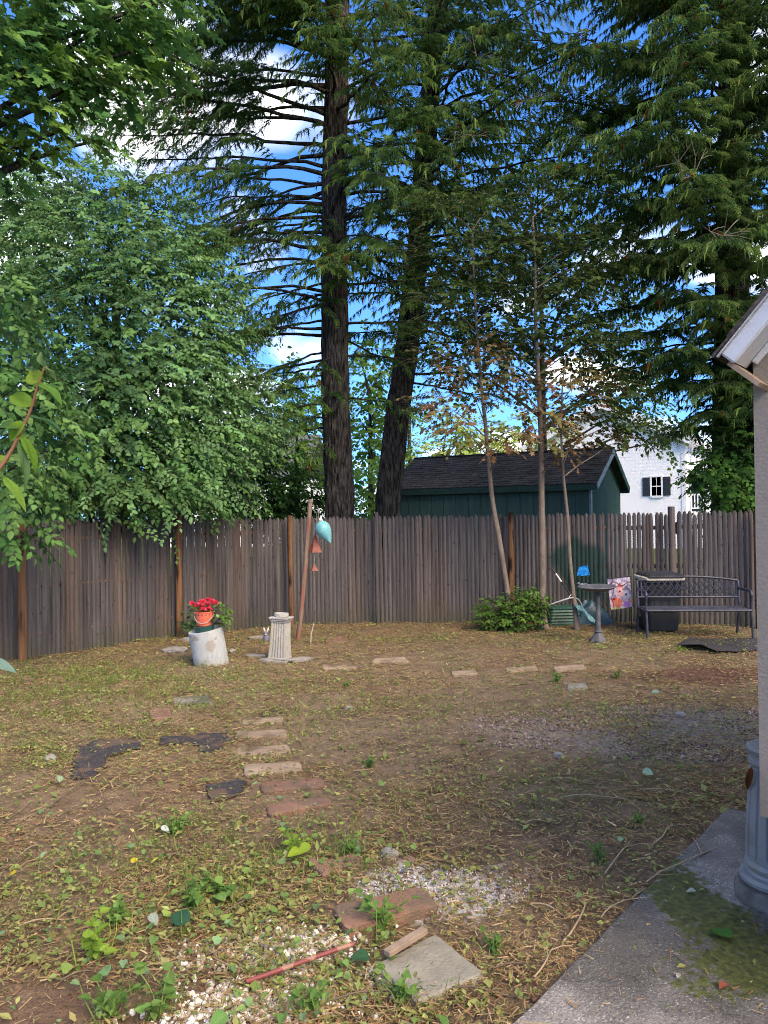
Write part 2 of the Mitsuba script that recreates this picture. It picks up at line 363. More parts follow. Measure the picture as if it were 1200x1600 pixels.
def fence_run(parent, pts, wd, gap=.0015, z0=.0, top=0.0, raggedness=.008):
    pts = np.asarray(pts, float)
    seg = np.linalg.norm(np.diff(pts[:, :2], axis=0), axis=1)
    s = np.concatenate([[0], np.cumsum(seg)])
    n = int(s[-1] / (wd + gap))
    for k in range(n):
        u = (k + .5) / n * s[-1]
        x, y = np.interp(u, s, pts[:, 0]), np.interp(u, s, pts[:, 1])
        a = min(np.searchsorted(s, u) - 1, len(seg) - 1)
        t = pts[a + 1] - pts[a]
        ang = math.degrees(math.atan2(t[1], t[0]))
        dz = -.03 + top + rngf.normal(0, raggedness) - (rngf.random() < .08) * .03
        m = T().translate([x, y, dz]).rotate([0, 0, 1], ang + rngf.normal(0, 2.5)).rotate([0, 1, 0], rngf.normal(0, .22)).rotate([1, 0, 0], rngf.normal(0, .25))
        part(parent, 'picket', PICK[wd][rngf.integers(7)], None, to=m)
    for z in (.28, .86, 1.44):
        part(parent, 'rail', tube(np.c_[pts[:, 0], pts[:, 1] + .045, np.full(len(pts), z + top)], .035, 6), 'm_post', smooth=40)

def fence_post(parent, px, py, rad, ztop, off=.05, label=None, m='m_post', k=0):
    b = G(px, py); b = b + np.array([0, -off, 0]) * 1.0
    zz = np.linspace(-.1, ztop, 14)
    p = np.c_[b[0] + .004 * np.sin(zz * 3 + k), b[1] + 0 * zz, zz]
    part(parent, 'post', tube(p, rad * (1 + .06 * np.sin(zz * 4 + k)), 12, .12, k), m, smooth=45, label=label)

left_line = [G(x, y) for x, y in ((-130, 1047), (0, 1033), (45, 1028.5), (100, 1020), (160, 1010.5), (230, 1000.5), (283, 993), (340, 986), (400, 980), (457, 976))]
left_line[0] = left_line[1] + (left_line[1] - left_line[4]) * .55
corner = left_line[-1]
back_line = [corner, G(590, 972.5), G(800, 971), G(948, 973)]
right_line = [G(948, 973), G(1046, 975)]
fe = thing('wooden_fence', 'weathered grey brown stockade fence of pointed pickets running round the yard', 'fence')
fence_run(fe, left_line, .0605)
fence_run(fe, back_line, .0605, raggedness=.006)
fence_run(fe, right_line, .058, gap=.0042, raggedness=.005)
for k, (px, py, rad, zt, lb) in enumerate([(38, 1031, .052, 1.68, 'orange brown round post near the left edge'), (282, 995, .047, 1.72, 'orange brown round post behind the flower pot'), (456, 978, .036, 1.70, 'narrow brown post at the fence corner'), (590, 974, .030, 1.73, 'thin grey post'), (799, 972.5, .045, 1.70, 'dark brown post behind the shrub'), (1050, 977, .052, 1.755, 'weathered gate post taller than the pickets')]):
    fence_post(fe, px, py, rad, zt, label=lb, k=k, m='m_fence' if k in (3, 5) else 'm_post')
ga = thing('wooden_gate', 'weathered wooden picket gate behind the metal bench, hung from a brown post', 'gate')
fence_run(ga, [G(1060, 976.5), G(1180, 979)], .066, gap=.001, top=.012, raggedness=.004)
scene['m_iron'] = pri(S(28, 27, 28), .5, .4)
hp = P(1057, 825, 11.30)
part(ga, 'hinge', join([box(hp + [-.035, -.012, -.085], hp + [.035, .0, .085], .006), tube([hp + [0, -.02, -.09], hp + [0, -.02, .09]], .014, 10)]), 'm_iron', smooth=40)
fence_post(ga, 1184, 981, .05, 1.70, k=9)

# ------------------------------------------------------------------ shed beyond the fence
scene['m_shedwall'] = bump(diffuse(proc(lambda p, n, uv: mix((.04, .078, .068), (.075, .125, .108), fbm(p.x * 18, p.y * 18, p.z * 2, 3)))), lambda p, n, uv: fbm(p.x * 60, p.y * 60, p.z * 3, 2), .004)
scene['m_shingle'] = bump(diffuse(proc(lambda p, n, uv: mix((.03, .027, .026), (.12, .108, .10), fbm(p.x * 7, p.y * 7, p.z * 9, 4)))), lambda p, n, uv: noise(p.x * 80, p.y * 80, p.z * 80), .004)
scene['m_shedtrim'] = speck(S(120, 135, 140), .3, 12)
A_, B_ = P(922, 747, 15.2), P(620, 757, 17.3)
A_, B_ = np.array([A_[0], A_[1], 0]), np.array([B_[0], B_[1], 0])
e1 = unit(A_ - B_); e2 = np.array([-e1[1], e1[0], 0]); Ls = np.linalg.norm(A_ - B_); Wd, ze, zr = 2.75, 2.36, 3.06
RS = np.array([e1, e2, [0, 0, 1]]).T
sh = thing('garden_shed', 'dark green wooden shed with a dark shingle gable roof standing behind the fence', 'shed')
rs = np.random.default_rng(11)
npl = 15
for k in range(npl):
    a0, a1 = Ls * k / npl, Ls * (k + 1) / npl
    part(sh, 'plank', mv(box((a0 + .006, -.018 - .004 * rs.random(), 0), (a1 - .006, .0, ze - .02), .004), RS, B_), 'm_shedwall')
part(sh, 'wall', mv(box((.02, .0, 0), (Ls - .02, Wd, ze - .02)), RS, B_), 'm_shedwall')
gp = Polygon([(0, 0), (Wd, 0), (Wd, ze), (Wd / 2, zr - .05), (0, ze)])
gm = trimesh.creation.extrude_polygon(gp, .02, engine='earcut')
gm_v = np.asarray(gm.vertices)[:, [2, 0, 1]]
part(sh, 'gable', mv((gm_v + [Ls - .0195, 0, 0], np.asarray(gm.faces)), RS, B_), 'm_shedwall')
part(sh, 'gable', mv((gm_v + [-.001, 0, 0], np.asarray(gm.faces)), RS, B_), 'm_shedwall')
part(sh, 'corner_board', mv(box((Ls - .02, -.04, 0), (Ls + .025, .055, ze - .03), .004), RS, B_), 'm_shedtrim', label='pale grey corner board')
run = Wd / 2; sl = math.hypot(run, zr - ze); ca, sa = run / sl, (zr - ze) / sl
for side in (0, 1):
    def onroof(m):
        v, f = m
        x, u, h = v[:, 0], v[:, 1], v[:, 2]
        y = run - u * ca + 0; z = zr - u * sa
        y, z = y - h * sa * 1.0, z + h * ca
        if side: y = Wd - y
        return mv((np.stack([x, y, z], 1), f), RS, B_)
    ov = .22
    rk = part(sh, 'roof', onroof(box((-.2, .0, -.04), (Ls + .16, sl + ov, .0))), 'm_shingle')
    tl, rows = [], 16
    for a in range(rows):
        u1 = (a + 1) * (sl + ov + .02) / rows; x = -.22 - rs.random() * .2
        while x < Ls + .17:
            wS = .18 + .10 * rs.random(); x1 = min(x + wS, Ls + .18); xa = max(x, -.22)
            if x1 - xa > .03:
                th = .010 + .008 * rs.random()
                b = box((xa + .002, u1 - .135, 0.0), (x1 - .002, u1 + rs.normal(0, .006), th))
                v = b[0].copy(); v[:, 2] += np.where(v[:, 1] > u1 - .05, .012, 0.0) + .001
                tl.append(onroof((v, b[1])))
            x = x1 if x1 > x else x + .1
    part(rk, 'shingle', join(tl), 'm_shingle', kind='stuff')
    part(rk, 'fascia', onroof(box((-.2, sl + ov, -.13), (Ls + .16, sl + ov + .025, -.002))), 'm_shedwall')
    part(rk, 'rake_board', onroof(box((Ls + .16, 0, -.13), (Ls + .185, sl + ov, -.002))), 'm_shedtrim' if not side else 'm_shedwall')
rd = mv(box((-.23, Wd / 2 - .09, zr - .01), (Ls + .19, Wd / 2 + .09, zr + .028), .02), RS, B_)
part(sh, 'ridge_cap', rd, 'm_shingle')

# ------------------------------------------------------------------ white house beyond
scene['m_white'] = diffuse(rgb((.74, .75, .77)))
scene['m_siding'] = diffuse(proc(lambda p, n, uv: mix((.80, .81, .82), (.83, .84, .85), fbm(p.x * 1.5, p.y * 1.5, p.z * 3, 3))))
scene['m_shutter'] = diffuse(rgb((.035, .045, .06)))
scene['m_glass'] = {'type': 'principled', 'base_color': rgb((.10, .14, .20)), 'roughness': .08, 'specular': .7}
scene['m_roofgrey'] = speck((.10, .10, .105), .4, 5)
def house_frame(c, d1, d2):
    'd1 along the face we see, away from the corner; d2 along the other face'
    return np.array([d1, d2, [0, 0, 1]]).T, c
CW = P(1070, 700, 36.0); CW[2] = 0
d2 = unit(np.array([.525, .851, 0])); d1 = unit(np.array([-.851, .525, 0]))
RW, _ = house_frame(CW, d1, d2)
def W(m): return mv(m, RW, CW)
wh = thing('white_house', 'white clapboard house with dark shutters and porch beyond the right end of the fence', 'house')
WL, WD, WE = 7.6, 10.0, 5.25; WR = WE + WL / 2 * .5
part(wh, 'wall', W(box((.0, .0, -.1), (WL, WD, WE))), 'm_siding')
gpw = trimesh.creation.extrude_polygon(Polygon([(0, WE), (WL, WE), (WL / 2, WR)]), .1, engine='earcut')
part(wh, 'gable', W((np.asarray(gpw.vertices)[:, [0, 2, 1]] + [0, .003, 0], np.asarray(gpw.faces))), 'm_siding')
def lap(lo, hi, z0, z1, axis_, face):
    out, z = [], z0
    while z < z1:
        a, b = (lo, hi) if not callable(hi) else (lo(z), hi(z))
        if b - a > .1:
            if axis_ == 0: v = np.array([(a, face, z), (b, face, z), (b, face - .012, z), (a, face - .012, z), (a, face - .004, z + .17), (b, face - .004, z + .17)])
            else: v = np.array([(face, a, z), (face, b, z), (face - .022, b, z), (face - .022, a, z), (face - .004, a, z + .17), (face - .004, b, z + .17)])
            out.append(W((v, np.array([(0, 1, 2), (0, 2, 3), (3, 2, 5), (3, 5, 4)]))))
        z += .17
    return join(out)
part(wh, 'clapboard', lap(lambda z: .1 + max(0, (z - WE) / .5), lambda z: WL - .1 - max(0, (z - WE) / .5), 0, WR - .2, 0, 0), 'm_siding', kind='stuff')
part(wh, 'corner_board', W(box((-.04, -.045, 0), (.16, .12, WE), .005)), 'm_white')
# window with shutters on the near face
def house_window(parent, x, z, ww, hh, shutters=True, face=0):
    def Q(m): return W(m) if face == 0 else W((m[0][:, [1, 0, 2]], m[1]))
    f = part(parent, 'window', Q(join([box((x - ww / 2 - .08, -.07, z - hh / 2 - .08), (x - ww / 2, 0, z + hh / 2 + .08)), box((x + ww / 2, -.07, z - hh / 2 - .08), (x + ww / 2 + .08, 0, z + hh / 2 + .08)),
        box((x - ww / 2, -.07, z + hh / 2), (x + ww / 2, 0, z + hh / 2 + .08)), box((x - ww / 2, -.09, z - hh / 2 - .1), (x + ww / 2, 0, z - hh / 2)), box((x - ww / 2, -.05, z - .025), (x + ww / 2, 0, z + .025)), box((x - .015, -.045, z - hh / 2), (x + .015, 0, z + hh / 2))])), 'm_white')
    for s in (-1, 1):
        part(f, 'pane', Q(box((x - ww / 2, -.035, min(0, s * hh / 2) + z + .0), (x + ww / 2, -.03, max(0, s * hh / 2) + z))), 'm_glass')
        if shutters:
            sl_ = [box((x + s * (ww / 2 + .26) - .17, -.06, z - hh / 2), (x + s * (ww / 2 + .26) + .17, -.03, z + hh / 2))]
            for q_ in np.arange(z - hh / 2 + .06, z + hh / 2 - .05, .09): sl_.append(box((x + s * (ww / 2 + .26) - .14, -.072, q_), (x + s * (ww / 2 + .26) + .14, -.061, q_ + .05)))
            part(parent, 'shutter', Q(join(sl_)), 'm_shutter')
def at_face(px, py):
    'coordinates on the near face of the house for a pixel'
    r = ray(px, py); nn = d2
    t = ((CW - EYE) @ nn) / (r @ nn)
    p = EYE + r * t - CW
    return p @ d1, p[2]
x0, z0 = at_face(1026, 760); xa, _ = at_face(1013, 760); xb, _ = at_face(1038, 760); _, zt = at_face(1026, 746); _, zb = at_face(1026, 775)
house_window(wh, x0, z0, abs(xa - xb) * .58, zt - zb)
xx, zz_ = at_face(905, 760); house_window(wh, xx, z0, .9, zt - zb)
# right-hand face: frieze windows, porch
for k in range(4): house_window(wh, 1.1 + 1.55 * k, 4.45, .55, .75, False, 1)
part(wh, 'frieze', W(box((-.06, .13, 3.75), (.0, WD, 3.95))), 'm_white')
part(wh, 'porch_floor', W(box((-1.9, .9, 1.55), (-.003, WD, 1.75))), 'm_white')
part(wh, 'porch_roof', W(box((-2.0, .8, 3.6), (-.063, WD, 3.745))), 'm_white')
part(wh, 'porch_base', W(box((-1.8, 1.0, -.1), (-.01, WD - .1, 1.548))), 'm_siding')
part(wh, 'doorway', W(box((-.03, 1.6, 1.752), (-.002, 4.6, 3.55))), 'm_shutter')
for y in (.98, 3.6, 6.5, 9.7): part(wh, 'porch_post', W(box((-1.85, y, 1.752), (-1.7, y + .15, 3.598), .01)), 'm_white')
rl = [box((-1.82, 1.14, 2.5), (-1.74, 9.7, 2.58)), box((-1.82, 1.14, 1.86), (-1.74, 9.7, 1.92))]
for y in np.arange(1.2, 9.7, .14): rl.append(box((-1.80, y, 1.92), (-1.76, y + .045, 2.5)))
for x in np.arange(-1.65, -.1, .14): rl.append(box((x, .98, 1.92), (x + .045, 1.02, 2.5)))
rl += [box((-1.69, .96, 2.5), (-.06, 1.04, 2.58)), box((-1.69, .96, 1.86), (-.06, 1.04, 1.92))]
part(wh, 'railing', W(join(rl)), 'm_white', kind='stuff')
hs = math.hypot(1, .5)
for s in (0, 1):
    v, f = box((-.45, -.35, 0), (WL / 2 * hs + .0, WD + .35, .16))
    u, y, h = v[:, 0], v[:, 1], v[:, 2]
    x = u / hs - h * .5 / hs; z = WE + u * .5 / hs + h / hs
    if s: x = WL - x
    part(wh, 'roof', W((np.stack([x, y, z + .01], 1), f)), 'm_roofgrey')
    v, f = box((-.45, -.37, -.25), (WL / 2 * hs, -.352, .17)); u, y, h = v[:, 0], v[:, 1], v[:, 2]
    x = u / hs - h * .5 / hs; z = WE + u * .5 / hs + h / hs
    if s: x = WL - x
    part(wh, 'rake_board', W((np.stack([x, y, z + .01], 1), f)), 'm_white')
part(wh, 'eave_board', W(box((-.46, -.34, WE - .38), (-.40, WD + .34, WE - .05))), 'm_white')
part(wh, 'soffit', W(box((-.395, -.33, WE - .30), (-.002, WD + .33, WE - .24))), 'm_white')

# pale house far off on the left, mostly behind leaves
CW = P(470, 800, 46.0); CW[2] = 0
d1, d2 = unit(np.array([-1, .12, 0])), unit(np.array([.12, 1, 0])); RW, _ = house_frame(CW, d1, d2)
h2 = thing('pale_house', 'pale grey-roofed house mostly hidden by leaves above the left fence', 'house')
part(h2, 'wall', W(box((0, 0, -.1), (9, 8, 4.2))), 'm_siding')
for s in (0, 1):
    v, f = box((-.4, -.4, 0), (9.4, 4.9, .15)); x, u, h = v[:, 0], v[:, 1], v[:, 2]
    c_, s_ = math.cos(.6), math.sin(.6); y = u * c_ - h * s_; z = 4.2 + u * s_ + h * c_
    if s: y = 8 - y
    part(h2, 'roof', W((np.stack([x, y, z], 1), f)), 'm_roofgrey')
for x in (1.5, 4.5, 7.3): house_window(h2, x, 2.8, 1.0, 1.4, False)

# ------------------------------------------------------------------ the house at the right edge
scene['m_stucco'] = bump(diffuse(proc(lambda p, n, uv: mix(mix((.185, .165, .145), (.27, .245, .215), fbm(p.x * 9, p.y * 9, p.z * 1.1, 4) * .6 + .4 * noise(p.x * 170, p.y * 170, p.z * 170)), (.12, .105, .085), (1 - smoothstep(.66, 1.05, p.z)) * smoothstep(.35, .7, fbm(p.x * 14, p.y * 14, p.z * 4, 3)) * .75))), lambda p, n, uv: fbm(p.x * 150, p.y * 150, p.z * 150, 2), .0018)
scene['m_trim'] = pri(proc(lambda p, n, uv: mix((.42, .44, .47), (.56, .58, .60), fbm(p.x * 9, p.y * 9, p.z * 9, 4))), .35, .4)
scene['m_soffit'] = diffuse(proc(lambda p, n, uv: mix((.45, .47, .50), (.54, .56, .58), fbm(p.x * 12, p.y * 12, p.z * 4, 3))))
scene['m_oldwood'] = diffuse(proc(lambda p, n, uv: mix((.16, .11, .075), (.36, .28, .21), fbm(p.x * 18, p.y * 18, p.z * 18, 3))))
K = P(1178.5, 700, 2.5); K[2] = 0
RH = np.array([Vv, U, [0, 0, 1]]).T            # x along the gable wall towards us and to the right, y along the house
def H(m): return mv(m, RH, K)
zb = float(P(1184, 1275, 2.5)[2]); zw = 2.14; Wg, Lg, pit = 2.5, 3.6, 1.12
nh = thing('beige_house', 'beige stucco corner of the house with a weathered white gable eave at the right edge', 'house')
poly = Polygon([(0, zb), (Wg, zb), (Wg, zw), (Wg / 2, zw + Wg / 2 * pit), (0, zw)])
gw = trimesh.creation.extrude_polygon(poly, .14, engine='earcut')
part(nh, 'gable_wall', H((np.asarray(gw.vertices)[:, [0, 2, 1]], np.asarray(gw.faces))), 'm_stucco')
part(nh, 'side_wall', H(box((0.002, .141, zb), (.14, Lg, zw))), 'm_stucco')
part(nh, 'side_wall', H(box((Wg - .14, .141, zb), (Wg, Lg, zw))), 'm_stucco')
part(nh, 'floor', H(box((.141, .141, zb + .002), (Wg - .141, Lg, zb + .15))), 'm_oldwood')
part(nh, 'foundation', H(box((.85, .85, -.2), (Wg - .3, Lg - .1, zb - .001))), 'm_concrete')
hp_ = math.hypot(1, pit)
def slope(m, right):
    v, f = m
    u, y, h = v[:, 0], v[:, 1], v[:, 2]
    x = u / hp_ - h * pit / hp_; z = zw + u * pit / hp_ + h / hp_
    if right: x = Wg - x
    return H((np.stack([x, y, z], 1), f))
ovx, ovy = .03, .135
for s in (0, 1):
    rk = part(nh, 'roof', slope(box((-ovx, -ovy + .001, .02), (Wg / 2 * hp_, Lg, .05)), s), 'm_oldwood')
    rws = []
    n_ = 26
    for a in range(n_):
        u0 = -ovx - .02 + a * (Wg / 2 * hp_ + ovx) / n_
        y = -ovy - .03
        while y < Lg:
            y1 = y + .3
            b = box((u0, y, .051), (u0 + .19, y1 - .004, .059 + .004 * rs.random())); v = b[0].copy(); v[:, 2] += np.where(v[:, 0] < u0 + .05, .006, 0)
            rws.append(slope((v, b[1]), s)); y = y1
    part(rk, 'shingle', join(rws), 'm_shingle', kind='stuff')
    rb = box((-ovx, -ovy - .02, -.004), (Wg / 2 * hp_, -ovy, .049), .006)
    part(rk, 'drip_edge', slope(box((-ovx - .012, -ovy - .032, .050), (Wg / 2 * hp_, -ovy - .005, .0505)), s), 'm_trim')
    part(rk, 'bed_moulding', slope(box((-ovx + .03, -.022, -.020), (Wg / 2 * hp_, -.003, .001), .004), s), 'm_trim')
    part(rk, 'rake_board', slope(rb, s), 'm_trim', label='weathered white rake board')
    part(rk, 'soffit', slope(box((-ovx + .004, -ovy + .001, .002), (Wg / 2 * hp_, -.002, .017)), s), 'm_soffit')
    part(rk, 'eave_board', slope(box((-ovx - .015, -ovy + .001, -.10), (-ovx, Lg, .018)), s), 'm_oldwood')
    part(rk, 'eave_soffit', slope(box((-ovx + .001, .0, -.074), (.0, Lg, -.064)), s), 'm_oldwood')

# ------------------------------------------------------------------ trees: hemlocks
def frond(npair, seed, br=.13):
    'a flat hemlock spray 1 unit long: a twig with narrow needled side shoots, as vertices and faces'
    r = np.random.default_rng(seed)
    vs, fs = [], []
    def shoot(o, d, L, w):
        s = np.array([-d[1], d[0], 0]); k = len(vs)
        tip = o + d * L + np.array([0, 0, -.22 * L * L * 3])
        m = o + d * L * .45
        vs.extend([o, m + s * w + [0, 0, .02], m - s * w + [0, 0, .02], tip]); fs.extend([(k, k + 2, k + 3), (k, k + 3, k + 1)])
    shoot(np.zeros(3), np.array([1.0, 0, 0]), 1.0, .022)
    for k in range(npair):
        t = .08 + .86 * k / (npair - 1)
        for s in (-1, 1):
            L = (.52 * (1 - t) + .12) * r.uniform(.7, 1.15)
            a = s * math.radians(r.uniform(42, 62))
            shoot(np.array([t + r.normal(0, .015), 0, -.2 * t * t]), np.array([math.cos(a), math.sin(a), r.normal(-.08, .08)]), L, .042)
    return np.array(vs), np.array(fs)
scene['m_deadtwig'] = diffuse(rgb(S(150, 138, 124)))
FRONDS = [frond(5, 1), frond(5, 2), frond(4, 3)]
HEM = [S(66, 98, 56), S(84, 118, 60), S(104, 136, 66), S(72, 104, 72)]
HEM_TIP = [S(138, 164, 84), S(118, 148, 72), S(150, 168, 98)]

def hem_branch(rng, o, az, L, e0, droop, r0, dens=1.0, bare=.25, fl=.185, curl=None, only_wood=False):
    leafy = 1.0 if dens >= .75 else .72
    dens = max(dens, .85)
    'one hemlock branch: (list of wood tubes, frond arrays)'
    n = 14
    t = np.linspace(0, 1, n)
    h = np.array([math.cos(az), math.sin(az), 0]); side = np.array([-h[1], h[0], 0])
    wob = np.cumsum(rng.normal(0, .012, n)) * L
    z = L * (math.tan(e0) * t - droop * t ** 2 + .10 * t ** 4)
    p = o + h * (L * t)[:, None] + side * wob[:, None] + np.array([0, 0, 1]) * (z + np.cumsum(rng.normal(0, .006, n)) * L)[:, None]
    wood = [tube(p, np.linspace(r0, .005, n) + .3 * r0 * np.exp(-t * 18), 6)]
    P0, D, N, Ln, tipness = [], [], [], [], []
    if only_wood: return wood, None
    sp = .16 / dens
    s = 1 if rng.random() < .5 else -1
    u = bare
    while u < 1.0:
        c = np.array([np.interp(u, t, p[:, k]) for k in range(3)])
        tg = unit(np.array([np.interp(min(u + .04, 1), t, p[:, k]) for k in range(3)]) - np.array([np.interp(u - .04, t, p[:, k]) for k in range(3)]))
        l2 = min(.28 + .36 * L * (1 - u) ** .8, 1.05) * rng.uniform(.65, 1.1)
        dd = unit(tg * .75 + side * s * rng.uniform(.6, .95) + np.array([0, 0, rng.normal(-.06, .26)]))
        m = 5
        tt = np.linspace(0, 1, m)
        q = c + dd * (l2 * tt)[:, None] + np.array([0, 0, -1]) * (l2 * rng.uniform(.08, .34) * tt ** 2)[:, None]
        wood.append(tube(q, np.linspace(.006, .002, m), 3, cap=False))
        sd2 = unit(np.cross(dd, [0, 0, 1]))
        k = 0
        step = .080 / dens
        for v in np.arange(.06, l2 + .01, step):
            qq = np.array([np.interp(v / l2, tt, q[:, k2]) for k2 in range(3)])
            for s3 in (-1, 1):
                if rng.random() < .14 or rng.random() > leafy: continue
                f = unit(dd * .8 + sd2 * s3 * .7 + np.array([0, 0, rng.normal(-.36, .25)]))
                P0.append(qq); D.append(f); N.append([dd[0] * .8 + rng.normal(0, .3), dd[1] * .8 + rng.normal(0, .3), .8]); Ln.append(fl * rng.uniform(.6, 1.15) * (1.0 - .35 * v / l2)); tipness.append(v / l2 * .6 + u * .4)
        P0.append(q[-1]); D.append(unit(q[-1] - q[-2] + [0, 0, -.3 * np.linalg.norm(q[-1] - q[-2])])); N.append([dd[0] * .8, dd[1] * .8, .8]); Ln.append(fl * .9); tipness.append(1)
        s = -s
        u += sp / L * rng.uniform(.7, 1.3)
    return wood, (np.array(P0), np.array(D), np.array(N), np.array(Ln), np.array(tipness))

def hemlock(name, label, trunk_pts, rad, specs, seed, lobes=True, cat='tree', dark=1.0):
    rng = np.random.default_rng(seed)
    k = thing(name, label, cat)
    p = resample(trunk_pts, 110); h = p[:, 2]
    hh = (h - h[0]) / (h[-1] - h[0])
    r = rad[0] * (1 - hh) + rad[1] * hh + rad[0] * .35 * np.exp(-(h - h[0]) / .5)
    p = resample(p, 260); r = np.interp(p[:, 2], h, r)
    def ridges(p_, th):
        q_ = np.stack([np.cos(th)[None] * 7 + p_[:, 2:] * .0, np.sin(th)[None] * 7 + p_[:, 2:] * .0, p_[:, 2:] * 1.5 + th[None] * 0], -1)
        return (1 - np.abs(meshkit.fbm(q_ * 1.1, 3, seed) * 2 - 1) - .6) * .06 * (rad[0] / .27)
    part(k, 'trunk', tube(p, r, 72, .07, seed, lobes=ridges), 'm_bark', smooth=True)
    p = resample(p, 110); h = p[:, 2]
    fr = []
    nb = 0
    thin = []
    for (z, az, L, e0, droop, dens, bare) in specs:
        o = np.array([np.interp(z, h, p[:, 0]), np.interp(z, h, p[:, 1]), z])
        wood, f = hem_branch(rng, o, az, L, e0, droop, .010 + .0072 * L, dens, bare, only_wood=dens <= 0)
        part(k, 'branch', wood[0], 'm_bark', smooth=True)
        thin += wood[1:]
        if f is not None: fr.append(f)
    if thin: part(k, 'twigs', join(thin), 'm_bark', kind='stuff')
    P0, D, N, Ln, tp = (np.concatenate(x) for x in zip(*fr))
    front = np.argsort(P0[:, 1] + rng.normal(0, .5, len(P0)))[:len(P0) // 12]
    for _ in range(7):
        c = P0[rng.choice(front)]; tw = []
        for _ in range(5):
            dv = unit(np.array([rng.normal(0, .8), rng.normal(-.3, .4), rng.normal(.05, .45)])); l_ = rng.uniform(.2, .5)
            pth = np.array([c, c + dv * l_ * .5 + rng.normal(0, .02, 3), c + dv * l_ + rng.normal(0, .05, 3)]); tw.append(tube(pth, [.006, .0045, .002], 4))
            for _ in range(2): e_ = unit(dv + rng.normal(0, .6, 3)); tw.append(tube(np.array([pth[1], pth[1] + e_ * l_ * .25, pth[1] + e_ * l_ * .42 + [0, 0, -.02]]), [.004, .003, .0015], 4))
        part(k, 'dead_twigs', join(tw), 'm_deadtwig', smooth=True)
    which = rng.integers(0, 3, len(P0))
    ms = []
    for w_ in range(3):
        s = which == w_
        n = s.sum()
        c = pick(rng, HEM, n, .16) * dark
        c2 = pick(rng, HEM_TIP, n, .12)
        m = np.clip((tp[s] - .4) * 1.6 * rng.random(n), 0, .85)[:, None]
        c = c * (1 - m) + c2 * m
        brown = rng.random(n) < .012
        c[brown] = S(120, 72, 40)
        ms.append(scatter(FRONDS[w_], P0[s], D[s], N[s], Ln[s], Ln[s], c))
    m, col = joinc(ms)
    part(k, 'crown', m, 'm_needle', color=col, kind='stuff')
    return k

D1 = 14.0
tr1 = [np.array([P(531, 805, D1)[0], D1, -.1])] + [P(x, y, D1) for x, y in ((531, 780), (527, 700), (524, 600), (523, 500), (522, 400), (522, 300), (524, 200), (527, 100), (528, 0))] + [P(530, -130, D1 + .1), P(532, -260, D1 + .1)]
def zof(py, d=D1): return float(P(525, py, d)[2])
rg = np.random.default_rng(21)
sp1 = []
rad_ = math.radians
# limbs seen against the sky on the left of the trunk: (pixel row, azimuth in degrees, length, start angle, droop, density, bare part)
for py, az, L, e, dr_, de, ba in [
    (665, 176, 2.0, 4, .22, .7, .35), (600, 190, 1.3, 0, .1, .6, .4), (560, 172, 2.3, -5, .08, .55, .35), (525, 186, 3.2, 3, .22, .8, .42), (512, 170, 2.8, 8, .10, .5, .45), (470, 196, 2.6, 10, .16, .55, .5),
    (455, 180, 3.0, 12, .20, .5, .45), (420, 168, 3.3, 14, .26, .5, .45), (392, 188, 3.6, 12, .24, .6, .42), (365, 178, 3.4, 8, .22, .5, .45), (345, 195, 3.4, 5, .22, .6, .40), (330, 170, 3.4, 12, .24, .55, .4), (318, 184, 3.8, 4, .2, .7, .36),
    (290, 178, 3.2, 2, .16, .7, .35), (262, 192, 3.6, 6, .2, .9, .3), (240, 174, 3.4, 4, .18, .8, .3), (190, 183, 3.4, 9, .15, .8, .32), (172, 176, 3.0, 8, .12, .8, .32), (150, 200, 3.6, 5, .2, .8, .32), (120, 185, 3.2, 5, .22, 1.0, .3),
    (85, 190, 3.4, 4, .2, 1.2, .3), (60, 176, 3.2, 6, .22, 1.1, .3), (30, 186, 3.4, 4, .2, 1.1, .3), (10, 200, 3.2, 5, .2, 1.1, .25), (-30, 180, 3.2, 4, .2, 1.0, .3), (-60, 195, 3.2, 4, .2, 1.0, .3), (225, 205, 3.8, 6, .1, 1.2, .3), (205, 190, 3.9, 8, .1, 1.2, .3), (180, 210, 4.0, 6, .1, 1.2, .3), (275, 200, 3.6, 4, .15, 1.0, .35), (140, 188, 4.0, 6, .15, 1.2, .3), (100, 202, 4.0, 6, .15, 1.2, .3), (300, 172, 3.4, 4, .2, .9, .35), (480, 204, 2.4, 4, .15, .8, .35), (580, 168, 2.2, 4, .15, .8, .35)]:
    sp1.append((zof(py), rad_(az + rg.normal(0, 9)), L * rg.uniform(.95, 1.25), rad_(e + rg.normal(3, 5)), dr_ + rg.uniform(.08, .34), de, ba))
sp1.append((zof(245), rad_(5), 1.1, rad_(69), .35, .6, .6))
